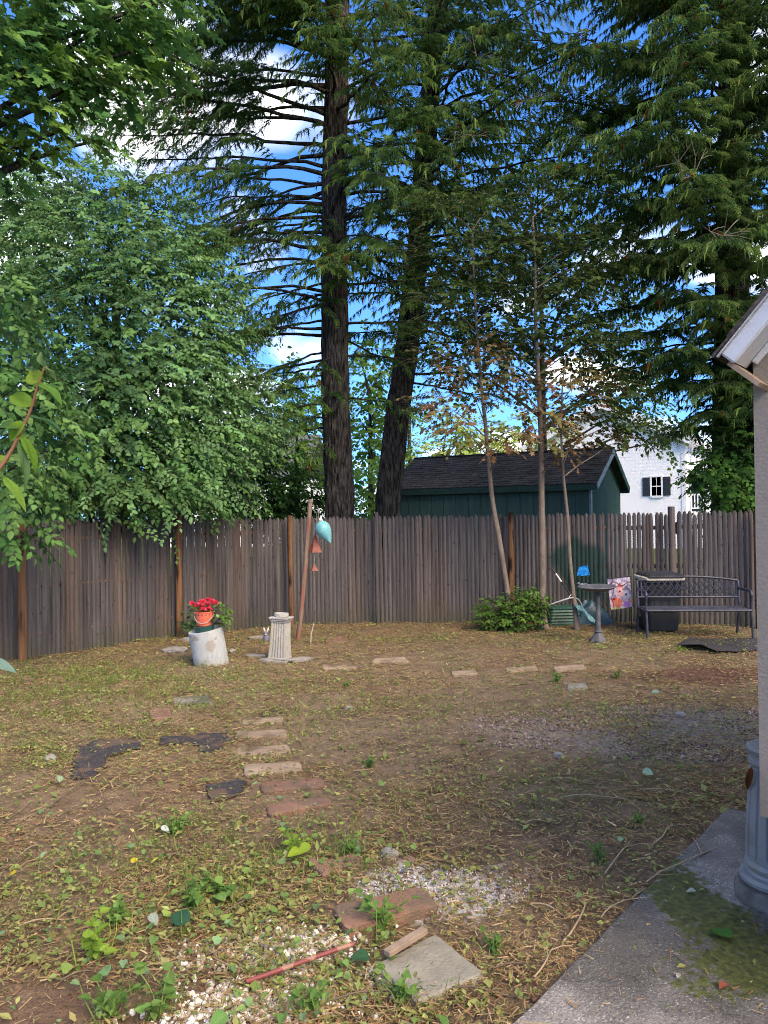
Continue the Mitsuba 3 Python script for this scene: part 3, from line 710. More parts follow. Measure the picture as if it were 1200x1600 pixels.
# towards the camera and to the right
for py, az, L, e, dr_, de, ba in [
    (430, 262, 1.7, 0, .30, 1.3, .35), (400, 285, 1.9, -4, .35, 1.2, .35), (380, 248, 1.4, -2, .3, 1.1, .4), (290, 300, 2.6, 0, .25, 1.2, .3), (250, 275, 2.2, -4, .3, .8, .4),
    (120, 268, 2.4, 2, .25, 1.3, .3), (100, 250, 3.0, 4, .26, 1.5, .25), (90, 235, 3.4, 6, .26, 1.5, .25), (60, 258, 3.0, 4, .25, 1.5, .25), (40, 240, 3.4, 5, .25, 1.5, .25), (20, 265, 2.8, 3, .25, 1.4, .25), (10, 225, 3.6, 5, .22, 1.3, .25), (-20, 250, 3.4, 4, .25, 1.3, .25), (-40, 232, 3.4, 4, .25, 1.3, .25), (-70, 262, 3.2, 4, .25, 1.2, .25),
    (150, 262, 2.6, 4, .3, 1.3, .25), (110, 285, 2.8, 4, .3, 1.3, .25), (75, 240, 3.2, 6, .3, 1.4, .2), (50, 222, 3.6, 8, .3, 1.4, .2), (0, 245, 3.4, 6, .3, 1.4, .2), (-50, 255, 3.2, 6, .3, 1.3, .2), (410, 272, 2.0, 4, .5, 1.3, .35), (385, 300, 2.2, 4, .5, 1.2, .35), (345, 310, 2.8, 4, .35, 1.2, .3), (230, 315, 3.0, 4, .3, 1.2, .3), (180, 300, 3.0, 4, .3, 1.2, .3), (300, 290, 2.4, 0, .35, 1.0, .35),
    (620, 355, 1.6, -5, .1, .6, .4), (560, 8, 2.2, 5, .2, .6, .4), (510, 345, 2.4, 4, .22, .8, .35), (450, 0, 2.6, 10, .25, .8, .35), (400, 20, 2.6, 6, .2, .8, .3), (350, 340, 2.8, 6, .24, 1.0, .3), (310, 5, 3.2, 12, .24, 1.0, .3), (260, 335, 3.0, 8, .24, 1.1, .3), (200, 10, 3.2, 14, .24, 1.0, .3), (150, 345, 3.2, 20, .24, 1.0, .3), (120, 0, 3.0, 26, .2, .9, .3), (70, 350, 3.2, 8, .22, 1.0, .3), (20, 10, 3.2, 8, .22, 1.0, .3), (-30, 340, 3.2, 6, .22, 1.0, .3)]:
    sp1.append((zof(py), rad_(az), L, rad_(e), dr_, de, ba))
for py, az, L in ((590, 196, 1.8), (545, 178, 1.9), (500, 188, 2.0), (470, 174, 2.1), (440, 194, 2.2), (410, 182, 2.2), (375, 196, 2.4), (350, 176, 2.4), (310, 190, 2.6), (280, 184, 2.6), (630, 184, 1.7), (650, 200, 1.4)):
    sp1.append((zof(py), rad_(az), L, rad_(rg.normal(0, 7)), rg.uniform(.2, .5), 1.0, .3))
for py in (150, 200, 240, 280, 330, 370, 440, 470, 560, 610, 640, 680):
    sp1.append((zof(py), rad_(rg.uniform(215, 325)), rg.uniform(.5, .95), rad_(rg.normal(5, 10)), rg.uniform(.3, .7), 1.1, .35))
for z in np.arange(5.0, 13.2, .75):  # the far side
    sp1.append((z, rg.uniform(.6, 2.4), rg.uniform(2, 3), .05, .2, .5, .35))
hemlock('hemlock_tree', 'tall hemlock with a straight bare lower trunk and sparse drooping limbs on its left', tr1, (.262, .165), sp1, 3)

D2 = 15.4
tr2 = [np.array([P(606, 805, D2)[0] - .02, D2, -.1])] + [P(x, y, D2) for x, y in ((606, 790), (613, 720), (622, 640), (634, 560), (643, 480), (652, 400), (660, 300), (668, 200), (676, 100), (684, 0))] + [P(694, -150, D2), P(700, -260, D2)]
sp2 = []
rg = np.random.default_rng(22)
for i, z in enumerate(np.linspace(5.6, 13.2, 62)):
    az = i * 2.399963
    frontal = -math.sin(az)
    if frontal < -.3 and i % 2: continue
    L = rg.uniform(2.4, 3.6) * (1.0 if z < 11 else .85)
    if math.cos(az) < -.35: L *= .62
    sp2.append((z, az, L, rg.uniform(-.05, .12), rg.uniform(.2, .34), rg.uniform(.85, 1.2) if z > 6.5 else .8, .28))
for py, az, L in ((500, 300, 2.0), (530, 275, 1.6), (480, 250, 2.0), (420, 320, 2.8), (400, 240, 2.2), (360, 225, 2.2), (310, 240, 2.2), (260, 225, 2.2), (200, 240, 2.4), (140, 225, 2.4), (80, 240, 2.4), (30, 225, 2.4), (380, 285, 3.2), (350, 300, 3.6), (330, 270, 3.2), (300, 315, 3.8), (270, 285, 3.6), (240, 300, 3.8), (210, 275, 3.6), (180, 310, 3.8), (150, 290, 3.6), (120, 305, 3.8), (90, 280, 3.6), (60, 300, 3.8), (30, 285, 3.6), (0, 305, 3.6), (-30, 280, 3.4), (440, 310, 2.6), (640, 300, 1.2), (600, 10, 2.2), (585, 352, 2.8), (540, 330, 2.4), (515, 20, 3.0), (520, 200, 1.6), (470, 285, 1.8), (430, 270, 1.9), (410, 250, 1.9), (450, 230, 1.8)):
    sp2.append((float(P(640, py, D2)[2]), rad_(az), L, .03, .2, .8, .3))
hemlock('hemlock_tree', 'dark hemlock whose trunk leans to the right, rising beside the left end of the shed', tr2, (.25, .14), sp2, 4, dark=.8)

# the great dark hemlock on the right
D3 = 14.2
tr3 = [np.array([P(1140, 800, D3)[0], D3, -.1])] + [P(1140 + .01 * k, 800 - k, D3) for k in (100, 300, 500, 700, 900, 1080)]
sp3 = []
rg = np.random.default_rng(23)
for i, z in enumerate(np.linspace(3.2, 12.6, 108)):
    az = i * 2.399963 + rg.normal(0, .2)
    f = -math.sin(az); lft = -math.cos(az)
    if f < -.3 and i % 6: continue
    L = rg.uniform(3.0, 4.4) * (1 - max(0, z - 8) * .045)
    if lft < -.2: L *= .6
    if f > .5: L *= 1.1
    if z < 4.6: L *= .72
    if z < 6.0 and lft > .1: continue
    sp3.append((z, az, L, rg.uniform(-.10, .08), rg.uniform(.22, .36), rg.uniform(1.0, 1.3), .22))
for py, az, L in ((720, 275, 1.8), (710, 235, 1.9), (680, 288, 2.0), (670, 215, 2.2), (650, 255, 2.6), (630, 275, 2.4), (610, 240, 2.8), (590, 262, 2.8), (570, 228, 2.6), (550, 276, 2.8), (530, 245, 3.0), (510, 262, 3.0), (490, 228, 3.2), (480, 285, 2.8), (690, 262, 2.0), (640, 240, 2.6), (600, 222, 2.4), (580, 200, 2.2), (540, 190, 2.6), (620, 290, 2.4), (660, 268, 2.4), (620, 255, 2.8), (600, 280, 2.6), (560, 262, 3.0), (520, 250, 3.2), (500, 275, 3.0), (450, 258, 3.4), (400, 268, 3.2), (350, 252, 3.6), (300, 265, 3.4), (250, 250, 3.6), (200, 268, 3.4), (150, 255, 3.6), (100, 265, 3.4), (50, 250, 3.6), (0, 262, 3.4), (560, 205, 3.3), (520, 215, 3.4), (470, 200, 3.6), (430, 222, 3.8), (390, 208, 4.2), (350, 218, 4.4), (300, 205, 4.6), (250, 215, 4.6), (200, 205, 4.8), (150, 220, 4.6), (100, 205, 4.8), (560, 232, 3.4), (500, 236, 3.6), (440, 232, 4.0), (400, 238, 4.2), (360, 232, 4.4), (320, 240, 4.4), (270, 232, 4.6), (230, 240, 4.6), (180, 232, 4.6), (130, 240, 4.6), (80, 232, 4.6), (40, 240, 4.6), (0, 230, 4.6), (-40, 240, 4.6), (60, 215, 4.8), (20, 205, 4.6), (-20, 215, 4.8), (-60, 208, 4.6)):
    sp3.append((float(P(1140, py, D3)[2]), rad_(az), L, .04, .24, 1.3, .3))
hemlock('hemlock_tree', 'dense dark hemlock filling the right side above the bench and gate, with light green tips', tr3, (.32, .2), sp3, 5, dark=.85)

# ------------------------------------------------------------------ broadleaf trees
_m = [(0, 0), (.0, .40), (.30, .30), (.56, .60), (.62, .20), (1, 0)]
_ml = _m + [(a, -b) for a, b in _m[-2:0:-1]]
MAPLE10 = (np.array([(.4, 0, .03)] + [(a, b, -.12 * abs(b)) for a, b in _ml]), np.array([(0, i + 1, (i + 1) % len(_ml) + 1) for i in range(len(_ml))]))
def clump_twigs(rng, centres, radii, per, out_from=None, droop=.25):
    'twig origins and directions inside clumps'
    o, d = [], []
    for c, r, n in zip(centres, radii, per):
        u = rand_unit(rng, n); rr = rng.random((n, 1)) ** .45
        p = np.asarray(c) + u * rr * np.asarray(r)
        dirn = u * .7 + rng.normal(0, .35, (n, 3)); dirn[:, 2] = dirn[:, 2] * .45 - droop
        if out_from is not None: dirn += unit(p - out_from) * [.7, .7, .2]
        o.append(p); d.append(unit(dirn))
    return np.vstack(o), np.vstack(d)

def spray_leaves(rng, o, d, nl, tl, L, W, tpl, cols, var=.2, tilt=.35, hang=.2):
    'nl leaves set alternately along each twig'
    n = len(o)
    k = np.arange(nl)
    t = (k + .6) / nl
    up = np.array([0, 0, 1.0])
    side = unit(np.cross(d, up))
    nrm = unit(np.cross(side, d) + rng.normal(0, tilt, (n, 3)))
    side = unit(np.cross(d, nrm))
    tl = tl * rng.uniform(.7, 1.2, n)
    p = o[:, None] + d[:, None] * (t[None, :, None] * tl[:, None, None]) - up * (hang * (t ** 2)[None, :, None] * tl[:, None, None])
    sg = np.where(k % 2 == 0, 1.0, -1.0)
    dh = unit(d * [1, 1, 0])
    D = d[:, None] * .55 + side[:, None] * sg[None, :, None] * np.where(k == nl - 1, .1, 1)[None, :, None] + rng.normal(0, .18, (n, nl, 3)) - up * .42
    N = nrm[:, None] * .6 + dh[:, None] * .55 + up * .4 + rng.normal(0, tilt, (n, nl, 3))
    m = n * nl
    tc = pick(rng, cols, n, var)
    c = np.repeat(tc * np.exp(.22 * (meshkit.fbm(o * 1.3, 2, 3)[:, None] - .5) * 2), nl, axis=0) * np.exp(rng.normal(0, .12, (m, 1)))
    s = rng.uniform(.65, 1.15, m)
    return scatter(tpl, p.reshape(-1, 3) + rng.normal(0, .006, (m, 3)), D.reshape(-1, 3), N.reshape(-1, 3), L * s, W * s, c)

def twig_tubes(o, d, tl, r=.003, hang=.2):
    t = np.array([0, .5, 1.0])
    out = []
    for a, b in zip(o, d):
        p = a + b * (t * tl)[:, None] - np.array([0, 0, hang * tl]) * (t ** 2)[:, None]
        out.append(tube(p, [r, r * .7, r * .4], 3, cap=False))
    return out

def limb(a, b, r0, r1, seed, sag=.1, n=10):
    r = np.random.default_rng(seed)
    t = np.linspace(0, 1, n)[:, None]
    a, b = np.asarray(a, float), np.asarray(b, float)
    L = np.linalg.norm(b - a)
    p = a + (b - a) * t + np.cumsum(r.normal(0, .02 * L / 3, (n, 3)), axis=0) * np.sin(np.pi * t) + np.array([0, 0, 1]) * sag * L * np.sin(np.pi * t)
    return tube(p, np.linspace(r0, r1, n), 7)

# the big light green tree overhanging the fence on the left
rg = np.random.default_rng(31)
lt = thing('leafy_tree', 'large pale green broadleaf tree overhanging the left end of the fence', 'tree')
base = np.array([-4.6, 12.6, 0])
part(lt, 'trunk', tube(resample([base, base + [.1, .0, 1.2], base + [.0, -.1, 2.6], base + [.3, -.2, 4.2], base + [.2, 0, 5.6]], 30), np.linspace(.16, .05, 30), 14, .1, 2), 'm_bark', smooth=True)
cen, rad, per = [], [], []
for (px, py, d, r, n) in [(60, 330, 12.4, .9, 120), (150, 320, 12.2, .9, 120), (230, 340, 12.2, .75, 95), (20, 420, 12, 1.0, 120), (120, 420, 11.6, 1.0, 150), (220, 420, 11.6, .9, 140), (290, 430, 12, .62, 80), (60, 510, 11.4, 1.0, 140), (160, 520, 11.0, 1.0, 170), (250, 510, 11.3, .85, 140), (310, 520, 11.8, .6, 80),
        (20, 600, 11, .9, 120), (120, 610, 10.8, .95, 150), (210, 610, 10.7, .95, 160), (290, 600, 11.2, .75, 110), (345, 610, 11.8, .5, 60), (60, 690, 10.6, .85, 120), (160, 700, 10.4, .85, 140), (240, 690, 10.6, .8, 130), (310, 690, 11.2, .75, 110), (365, 680, 11.9, .5, 60),
        (110, 770, 10.2, .6, 90), (200, 770, 10.3, .6, 90), (270, 765, 10.6, .55, 80), (340, 750, 11.4, .5, 60), (60, 760, 10.4, .6, 70), (190, 795, 10.2, .26, 14), (40, 300, 13, .8, 70), (180, 300, 13, .6, 50), (-60, 500, 11.6, 1.2, 120), (-80, 680, 11, 1.1, 100), (330, 470, 12, .5, 50), (350, 540, 12, .5, 50), (385, 620, 12.2, .45, 46), (400, 660, 12.4, .4, 40), (90, 280, 12.8, .6, 50), (300, 370, 12.4, .45, 36), (20, 340, 13.2, .9, 90), (0, 420, 13.2, .9, 80), (80, 400, 13.4, .9, 80), (160, 440, 13.4, .9, 80), (60, 480, 13.4, 1.0, 90), (140, 560, 13.2, 1.0, 80), (240, 580, 13.2, .9, 70), (200, 660, 12.8, .9, 70), (300, 640, 13, .7, 50), (30, 775, 13, .5, 60), (110, 778, 13, .5, 60), (190, 778, 13, .5, 60), (270, 778, 13, .5, 60), (340, 780, 13, .45, 50), (70, 800, 13, .4, 40), (230, 800, 13, .4, 40)]:
    cen.append(P(px, py, d)); rad.append(r * np.array([1, .9, .8])); per.append(int(n * 1.5))
o, d = clump_twigs(rg, cen, rad, per, base + [0, 0, 3.5], .30)
ok = (o[:, 1] > 12.35) | ~((o[:, 2] < 1.9) & (o[:, 1] > 10.9)) & ((o[:, 2] > 1.93) | (rg.random(len(o)) < .12))
o, d = o[ok], d[ok]
LT = [S(90, 130, 78), S(110, 150, 100), S(76, 112, 62), S(128, 162, 118), S(104, 136, 66)]
m, c = spray_leaves(rg, o, d, 13, .48, .082, .050, OVATE, LT, .24)
part(lt, 'crown', m, 'm_leaf', color=c, kind='stuff')
sel = rg.random(len(o)) < .45
part(lt, 'twigs', join(twig_tubes(o[sel], d[sel], .45)), 'm_twig', kind='stuff')
for k, (ce, ra) in enumerate(zip(cen[:36], rad[:36])):
    a = base + [.1, -.1, np.clip(ce[2] * .6, 1.0, 5.0)]
    part(lt, 'branch', limb(a, ce + [0, .1, 0], .035, .008, k, .06), 'm_bark', smooth=True)

# darker low foliage between it and the first hemlock, behind the fence
def broad(name, label, base, h, r0, clumps, nl, tl, L, W, tpl, cols, seed, droop=.2, var=.16, group=None, mat='m_leaf', lean=(0, 0), limbs=True, tw=.4, trunk_m='m_bark'):
    rg = np.random.default_rng(seed)
    k = thing(name, label, 'tree' if 'shrub' not in name else 'shrub', group)
    base = np.asarray(base, float)
    p = resample([base + [0, 0, -.1], base + [lean[0] * .2, lean[1] * .2, h * .35], base + [lean[0] * .6, lean[1] * .6, h * .7], base + [lean[0], lean[1], h]], 24)
    part(k, 'trunk', tube(p, np.linspace(r0, r0 * .25, 24), 12, .1, seed), trunk_m, smooth=True)
    ce = [np.asarray(c[0]) for c in clumps]; ra = [np.asarray(c[1]) * np.ones(3) for c in clumps]; pe = [c[2] for c in clumps]
    o, d = clump_twigs(rg, ce, ra, pe, p[12], droop)
    m, c = spray_leaves(rg, o, d, nl, tl, L, W, tpl, cols, var)
    part(k, 'crown', m, mat, color=c, kind='stuff')
    if tw:
        s = rg.random(len(o)) < tw
        part(k, 'twigs', join(twig_tubes(o[s], d[s], tl, r=max(.003, L * .03))), 'm_twig', kind='stuff')
    if limbs:
        for i, c_ in enumerate(ce):
            z = min(max(base[2] + h * .3, c_[2] - .5 * abs(c_[0] - base[0]) - .3), base[2] + h * .95)
            a = np.array([np.interp(z, p[:, 2], p[:, q_]) for q_ in range(3)])
            part(k, 'branch', limb(a, c_, r0 * .35, r0 * .08, seed + i, .05), trunk_m, smooth=True)
    return k
DK = [S(40, 66, 34), S(52, 84, 40), S(34, 56, 32)]
LG = [S(96, 128, 58), S(120, 150, 70), S(78, 112, 52)]
YG = [S(150, 165, 80), S(125, 150, 70), S(165, 175, 100)]
broad('understory_tree', 'low dark green tree between the pale green tree and the straight hemlock', P(380, 800, 15) * [1, 1, 0], 2.9, .08,
      [(P(x, y, 15 + z), r, n) for x, y, z, r, n in ((330, 770, 0, .75, 120), (390, 760, .3, .7, 110), (440, 770, .2, .55, 80), (300, 710, .6, .8, 110), (360, 700, .5, .7, 90), (400, 700, .8, .5, 50), (470, 785, 1, .4, 50), (420, 800, 0, .5, 60), (340, 640, .6, .6, 50))], 11, .45, .10, .065, OVATE, DK, 41)
bg = 'trees standing well beyond the fence'
broad('background_tree', 'bright green tree seen left of the straight hemlock trunk, far beyond the fence', P(465, 800, 29) * [1, 1, 0], 5.0, .16,
      [(P(x, y, 29 + z), r, n) for x, y, z, r, n in ((440, 640, 0, 1.0, 60), (480, 620, .5, 1.0, 60), (470, 690, -.5, 1.2, 80), (430, 730, 0, 1.1, 70), (500, 720, .4, 1.1, 70), (480, 780, 0, 1.2, 80), (430, 790, .5, 1.1, 70), (455, 600, .5, .7, 30))], 10, .8, .20, .14, RHOMB, LG, 42, tw=0)
broad('background_tree', 'bright green tree glimpsed low between the two hemlock trunks', P(580, 800, 27) * [1, 1, 0], 6.2, .15,
      [(P(x, y, 27 + z), r, n) for x, y, z, r, n in ((565, 660, 0, .9, 50), (590, 640, .5, .8, 40), (575, 720, -.5, 1.1, 70), (600, 770, 0, 1.1, 60), (560, 780, .3, 1.0, 60), (620, 640, 1, .6, 24), (570, 600, 0, .9, 50), (600, 570, .5, .8, 40), (560, 540, .5, .6, 26), (585, 690, 1, 1.0, 60))], 10, .8, .20, .14, RHOMB, LG, 43, tw=0)
broad('background_tree', 'yellow green tree above the left end of the shed roof', P(690, 800, 33) * [1, 1, 0], 4.2, .15,
      [(P(x, y, 33 + z), r, n) for x, y, z, r, n in ((680, 710, 0, 1.1, 70), (720, 690, .5, 1.2, 80), (655, 730, .5, 1.0, 60), (760, 690, 1, 1.1, 60), (700, 650, 1, .9, 40), (640, 760, 0, 1.0, 50), (800, 680, 2, 1.2, 60), (850, 670, 2, 1.2, 60))], 10, .8, .20, .14, RHOMB, YG, 44, tw=0)
broad('background_maple', 'tall dark leaved maple rising behind the shed, its leaves small against the sky', (4.3, 20.6, 0), 9.0, .14,
      [(P(x, y, 20.4 + z), r, n) for x, y, z, r, n in ((680, 300, 1, 1.1, 48), (760, 300, .5, 1.2, 54), (840, 290, 0, 1.2, 54), (920, 320, .5, 1.1, 48), (690, 400, .5, 1.2, 60), (770, 400, 0, 1.2, 66), (850, 400, 0, 1.2, 66), (930, 420, .5, 1.1, 54), (700, 500, .5, 1.1, 54), (780, 490, 0, 1.1, 54), (860, 490, 0, 1.1, 54), (940, 510, .3, 1.0, 48), (720, 580, .5, .9, 30), (800, 570, 0, .9, 27), (880, 580, 0, .9, 27), (1000, 480, .5, .9, 36), (990, 580, .5, .8, 40), (985, 640, .2, .7, 30), (1020, 660, .0, .6, 24), (960, 600, .2, .7, 26), (1045, 690, .2, .35, 9), (800, 200, .5, 1.2, 48), (900, 220, .5, 1.2, 48), (720, 200, .5, 1.2, 48))], 8, .75, .125, .11, OVATE, [S(70, 94, 52), S(84, 108, 58), S(60, 82, 46)], 48)
broad('background_tree', 'dark green tree between the white house and the right hand house', P(1178, 800, 13.2) * [1, 1, 0], 4.2, .08,
      [(P(x, y, 12.8 + z), r, n) for x, y, z, r, n in ((1160, 640, 0, .55, 90), (1190, 700, 0, .6, 110), (1150, 700, -.3, .48, 80), (1160, 760, -.2, .48, 90), (1120, 740, -.5, .33, 50), (1095, 745, -.5, .24, 26), (1200, 780, 0, .55, 90), (1130, 780, 0, .34, 40), (1210, 620, 0, .55, 80), (1180, 560, .4, .8, 60))], 10, .36, .085, .056, OVATE, [S(58, 92, 44), S(84, 120, 54), S(44, 74, 38)], 45)

# maple branches reaching in at the upper left
MG = [S(70, 108, 60), S(90, 130, 72), S(58, 92, 54), S(128, 160, 70)]
broad('maple_tree', 'green maple reaching in from the upper left with lobed leaves against the sky', (-6.3, 7.4, 0), 7.2, .16,
      [(P(x, y, 7.6 + z), np.array([r, r, r * .75]), n) for x, y, z, r, n in ((20, 30, 0, .60, 80), (110, 40, .2, .55, 70), (190, 30, .3, .42, 46), (240, 70, .3, .26, 20), (60, 110, -.2, .5, 55), (140, 120, .1, .40, 34), (190, 130, .2, .24, 14), (20, 180, -.2, .40, 32), (110, 200, 0, .26, 16), (150, 220, .1, .18, 8), (10, 260, 0, .22, 10), (60, 235, 0, .2, 8), (-60, 80, 0, .8, 70), (260, 0, .5, .4, 34), (60, -40, 0, .7, 60), (-90, 220, 0, .6, 40))], 7, .34, .105, .088, MAPLE, MG, 46, droop=.35, lean=(.6, .4))

# young pointed-leaf tree at the left edge, inside the fence
broad('young_maple_tree', 'bright green young tree leaning in at the left edge in front of the fence', (-4.75, 7.5, 0), 3.6, .05,
      [(P(x, y, 7.7 + z), r, n) for x, y, z, r, n in ((20, 520, 0, .34, 26), (60, 560, .2, .32, 24), (20, 610, 0, .36, 28), (80, 640, .2, .30, 24), (30, 690, 0, .34, 26), (110, 690, .3, .24, 16), (40, 760, -.1, .30, 24), (85, 750, .2, .2, 12), (20, 830, 0, .22, 16), (60, 835, .1, .12, 6), (-40, 600, 0, .5, 36), (-50, 750, 0, .5, 36), (5, 460, .1, .3, 18))], 8, .30, .10, .062, OVATE, [S(92, 128, 70), S(112, 146, 84), S(72, 108, 58)], 47, droop=.45, lean=(.5, .2))

# three slender young maples inside the fence
SAP = [S(64, 84, 46), S(82, 102, 54), S(54, 72, 44)]
RED = [S(132, 92, 66), S(150, 124, 92), S(110, 76, 58), S(104, 112, 66), S(120, 122, 74)]
def sapling(label, pts, r0, clumps, seed, flare=.03):
    rg = np.random.default_rng(seed)
    k = thing('slender_maple', label, 'tree')
    p = resample(pts, 60); h = p[:, 2] - p[0, 2]
    part(k, 'trunk', tube(p, r0 * (1 - .72 * h / h[-1]) + flare * np.exp(-h / .13), 14, .10, seed), 'm_sapling', smooth=True)
    ms, to, td = [], [], []
    for c, r, n, red in clumps:
        o, d = clump_twigs(rg, [c], [np.array([1, 1, .5]) * r * 1.15], [int(n * (2.2 if red == 0 else 1.7))], p[30], .08)
        ms.append(spray_leaves(rg, o, d, 7, .34, .075, .07, MAPLE10, RED if red == 1 else (SAP if red == 0 else SAP + RED), .2, tilt=.28))
        to.append(o); td.append(d)
        z = max(h[-1] * .25, c[2] - .35 * np.hypot(*(c[:2] - p[30, :2])) - .2)
        a = np.array([np.interp(z, p[:, 2], p[:, q_]) for q_ in range(3)])
        part(k, 'branch', limb(a, c, .012, .003, seed + n, .04), 'm_sapling', smooth=True)
    m, c = joinc(ms)
    part(k, 'crown', m, 'm_leaf', color=c, kind='stuff')
    part(k, 'twigs', join(twig_tubes(np.vstack(to), np.vstack(td), .32)), 'm_twig', kind='stuff')
def cl(d, rows): return [(P(x, y, d + z), r, n, red) for x, y, z, r, n, red in rows]
g0 = lambda x, y: G(x, y) + [0, 0, -.03]
sapling('slender young maple leaning left, leftmost of the three thin trunks by the shrub', [g0(800, 981), P(792, 920, 11.3), P(781, 850, 11.3), P(768, 770, 11.35), P(761, 690, 11.4), P(752, 600, 11.4), P(744, 500, 11.4), P(740, 420, 11.4), P(738, 360, 11.4)], .046,
        cl(11.3, [(690, 400, .3, .55, 34, 0), (760, 400, 0, .55, 34, 0), (700, 480, .1, .6, 38, 0), (770, 480, .2, .55, 34, 0), (720, 560, -.2, .5, 26, 2), (680, 550, .1, .4, 20, 0), (690, 630, -.3, .34, 14, 1), (740, 620, -.3, .4, 18, 1), (770, 560, 0, .4, 18, 2), (720, 665, -.4, .30, 10, 1), (790, 690, -.4, .26, 9, 1), (700, 330, .3, .5, 26, 0), (760, 330, .2, .5, 26, 0)]), 61)
sapling('straight slender young maple with a flared foot at the right end of the shrub', [g0(848, 984), P(847, 940, 11.2), P(847, 850, 11.2), P(846, 760, 11.2), P(845, 680, 11.2), P(841, 590, 11.2), P(837, 500, 11.2), P(836, 420, 11.2), P(832, 340, 11.2)], .056,
        cl(11.2, [(820, 380, .2, .6, 36, 0), (890, 390, .1, .6, 36, 0), (850, 450, -.2, .55, 34, 0), (910, 460, .1, .55, 32, 0), (810, 520, .2, .5, 28, 0), (880, 530, .1, .55, 30, 0), (940, 530, .1, .5, 24, 0), (800, 600, -.2, .4, 18, 2), (860, 600, -.3, .45, 20, 1), (900, 620, -.1, .45, 20, 2), (830, 660, -.4, .36, 14, 1), (870, 690, -.3, .3, 10, 1), (960, 600, .1, .4, 14, 0), (870, 310, .2, .55, 28, 0), (940, 400, .3, .5, 24, 0)]), 62, .06)
sapling('thinnest young maple with a curved trunk, standing next to the birdbath', [g0(903, 984), P(897, 940, 11.1), P(891, 880, 11.1), P(886, 800, 11.1), P(880, 740, 11.1), P(877, 680, 11.1), P(878, 620, 11.1), P(884, 560, 11.1)], .034,
        cl(11.1, [(900, 600, .1, .4, 16, 2), (930, 640, .1, .4, 18, 0), (870, 650, -.2, .3, 10, 1), (920, 680, .2, .34, 12, 2), (960, 660, .3, .36, 14, 0), (990, 680, .5, .3, 9, 0), (890, 700, -.1, .2, 5, 1)]), 63, .03)

# shrub at the foot of the slender maples
sc_ = G(800, 984) + [0, .05, 0]
rg = np.random.default_rng(51)
sb = thing('leafy_shrub', 'low dense green shrub at the foot of the slender maples', 'shrub')
o, d = clump_twigs(rg, [sc_ + [-.16, 0, .26], sc_ + [.16, .0, .33], sc_ + [.30, .0, .38], sc_ + [-.34, 0, .14], sc_ + [.02, -.1, .16]], [np.array([.30, .26, .20]), np.array([.28, .26, .20]), np.array([.20, .2, .15]), np.array([.18, .18, .13]), np.array([.36, .24, .15])], [130, 130, 70, 40, 110], sc_, -.12)
m, c = spray_leaves(rg, o, d, 7, .17, .055, .034, OVATE, [S(84, 116, 54), S(114, 146, 68), S(62, 92, 46)], .18, hang=.1)
part(sb, 'foliage', m, 'm_leaf', color=c, kind='stuff')
st = [tube(np.array([sc_ + [a * .4, b * .4, 0], sc_ + [a, b, .2], sc_ + [a * 1.3, b * 1.3, .42]]), [.006, .005, .002], 5) for a, b in rg.normal(0, .17, (34, 2))]
part(sb, 'stems', join(st), 'm_twig', kind='stuff')

# big-leaved sprig at the left edge, close to the camera
scene['m_redstem'] = speck(S(120, 84, 58), .3, 40)
sg = thing('leafy_sprig', 'close big-leaved sprig with a reddish brown stem at the left edge', 'plant')
stem = resample([P(-60, 800, 2.1), P(-10, 745, 2.12), P(25, 690, 2.15), P(48, 640, 2.15), P(60, 600, 2.15), P(70, 572, 2.15)], 20)
part(sg, 'stem', tube(resample([np.array([-1.45, 2.1, 0]), np.array([-1.40, 2.1, .8]), P(-120, 850, 2.1), stem[0]], 20), .008, 8), 'm_redstem', smooth=True)
part(sg, 'stem', tube(stem, np.linspace(.007, .003, 20), 8), 'm_redstem', smooth=True)
def big_leaf(parent, a, b, wdt, nrm, col, name='leaf', m='m_leaf', curl=.25):
    'a large leaf with a folded midrib, from its foot to its tip'
    a, b = np.asarray(a, float), np.asarray(b, float)
    D = b - a; L = np.linalg.norm(D); D = D / L
    Sd = unit(np.cross(nrm, D)); N = np.cross(D, Sd)
    n = 9; v, cc = [], []
    for i in range(n):
        t = i / (n - 1); w_ = wdt * math.sin(math.pi * t ** .8) ** .8 * .5 if 0 < i < n - 1 else .001
        c_ = a + D * L * t + N * L * (-curl * t * t)
        for s_, f_ in ((-1, 1), (-.5, 1), (0, .82), (.5, 1), (1, 1)):
            v.append(c_ + Sd * w_ * s_ + N * (abs(s_) * w_ * .45 + .004 * math.sin(7 * t + 3 * s_))); cc.append(np.asarray(col) * f_)
    f = [(i * 5 + j, i * 5 + j + 1, i * 5 + j + 6, i * 5 + j + 5) for i in range(n - 1) for j in range(4)]
    return part(parent, name, (np.array(v), np.array(f)), m, smooth=True, color=np.array(cc))
rg = np.random.default_rng(52)
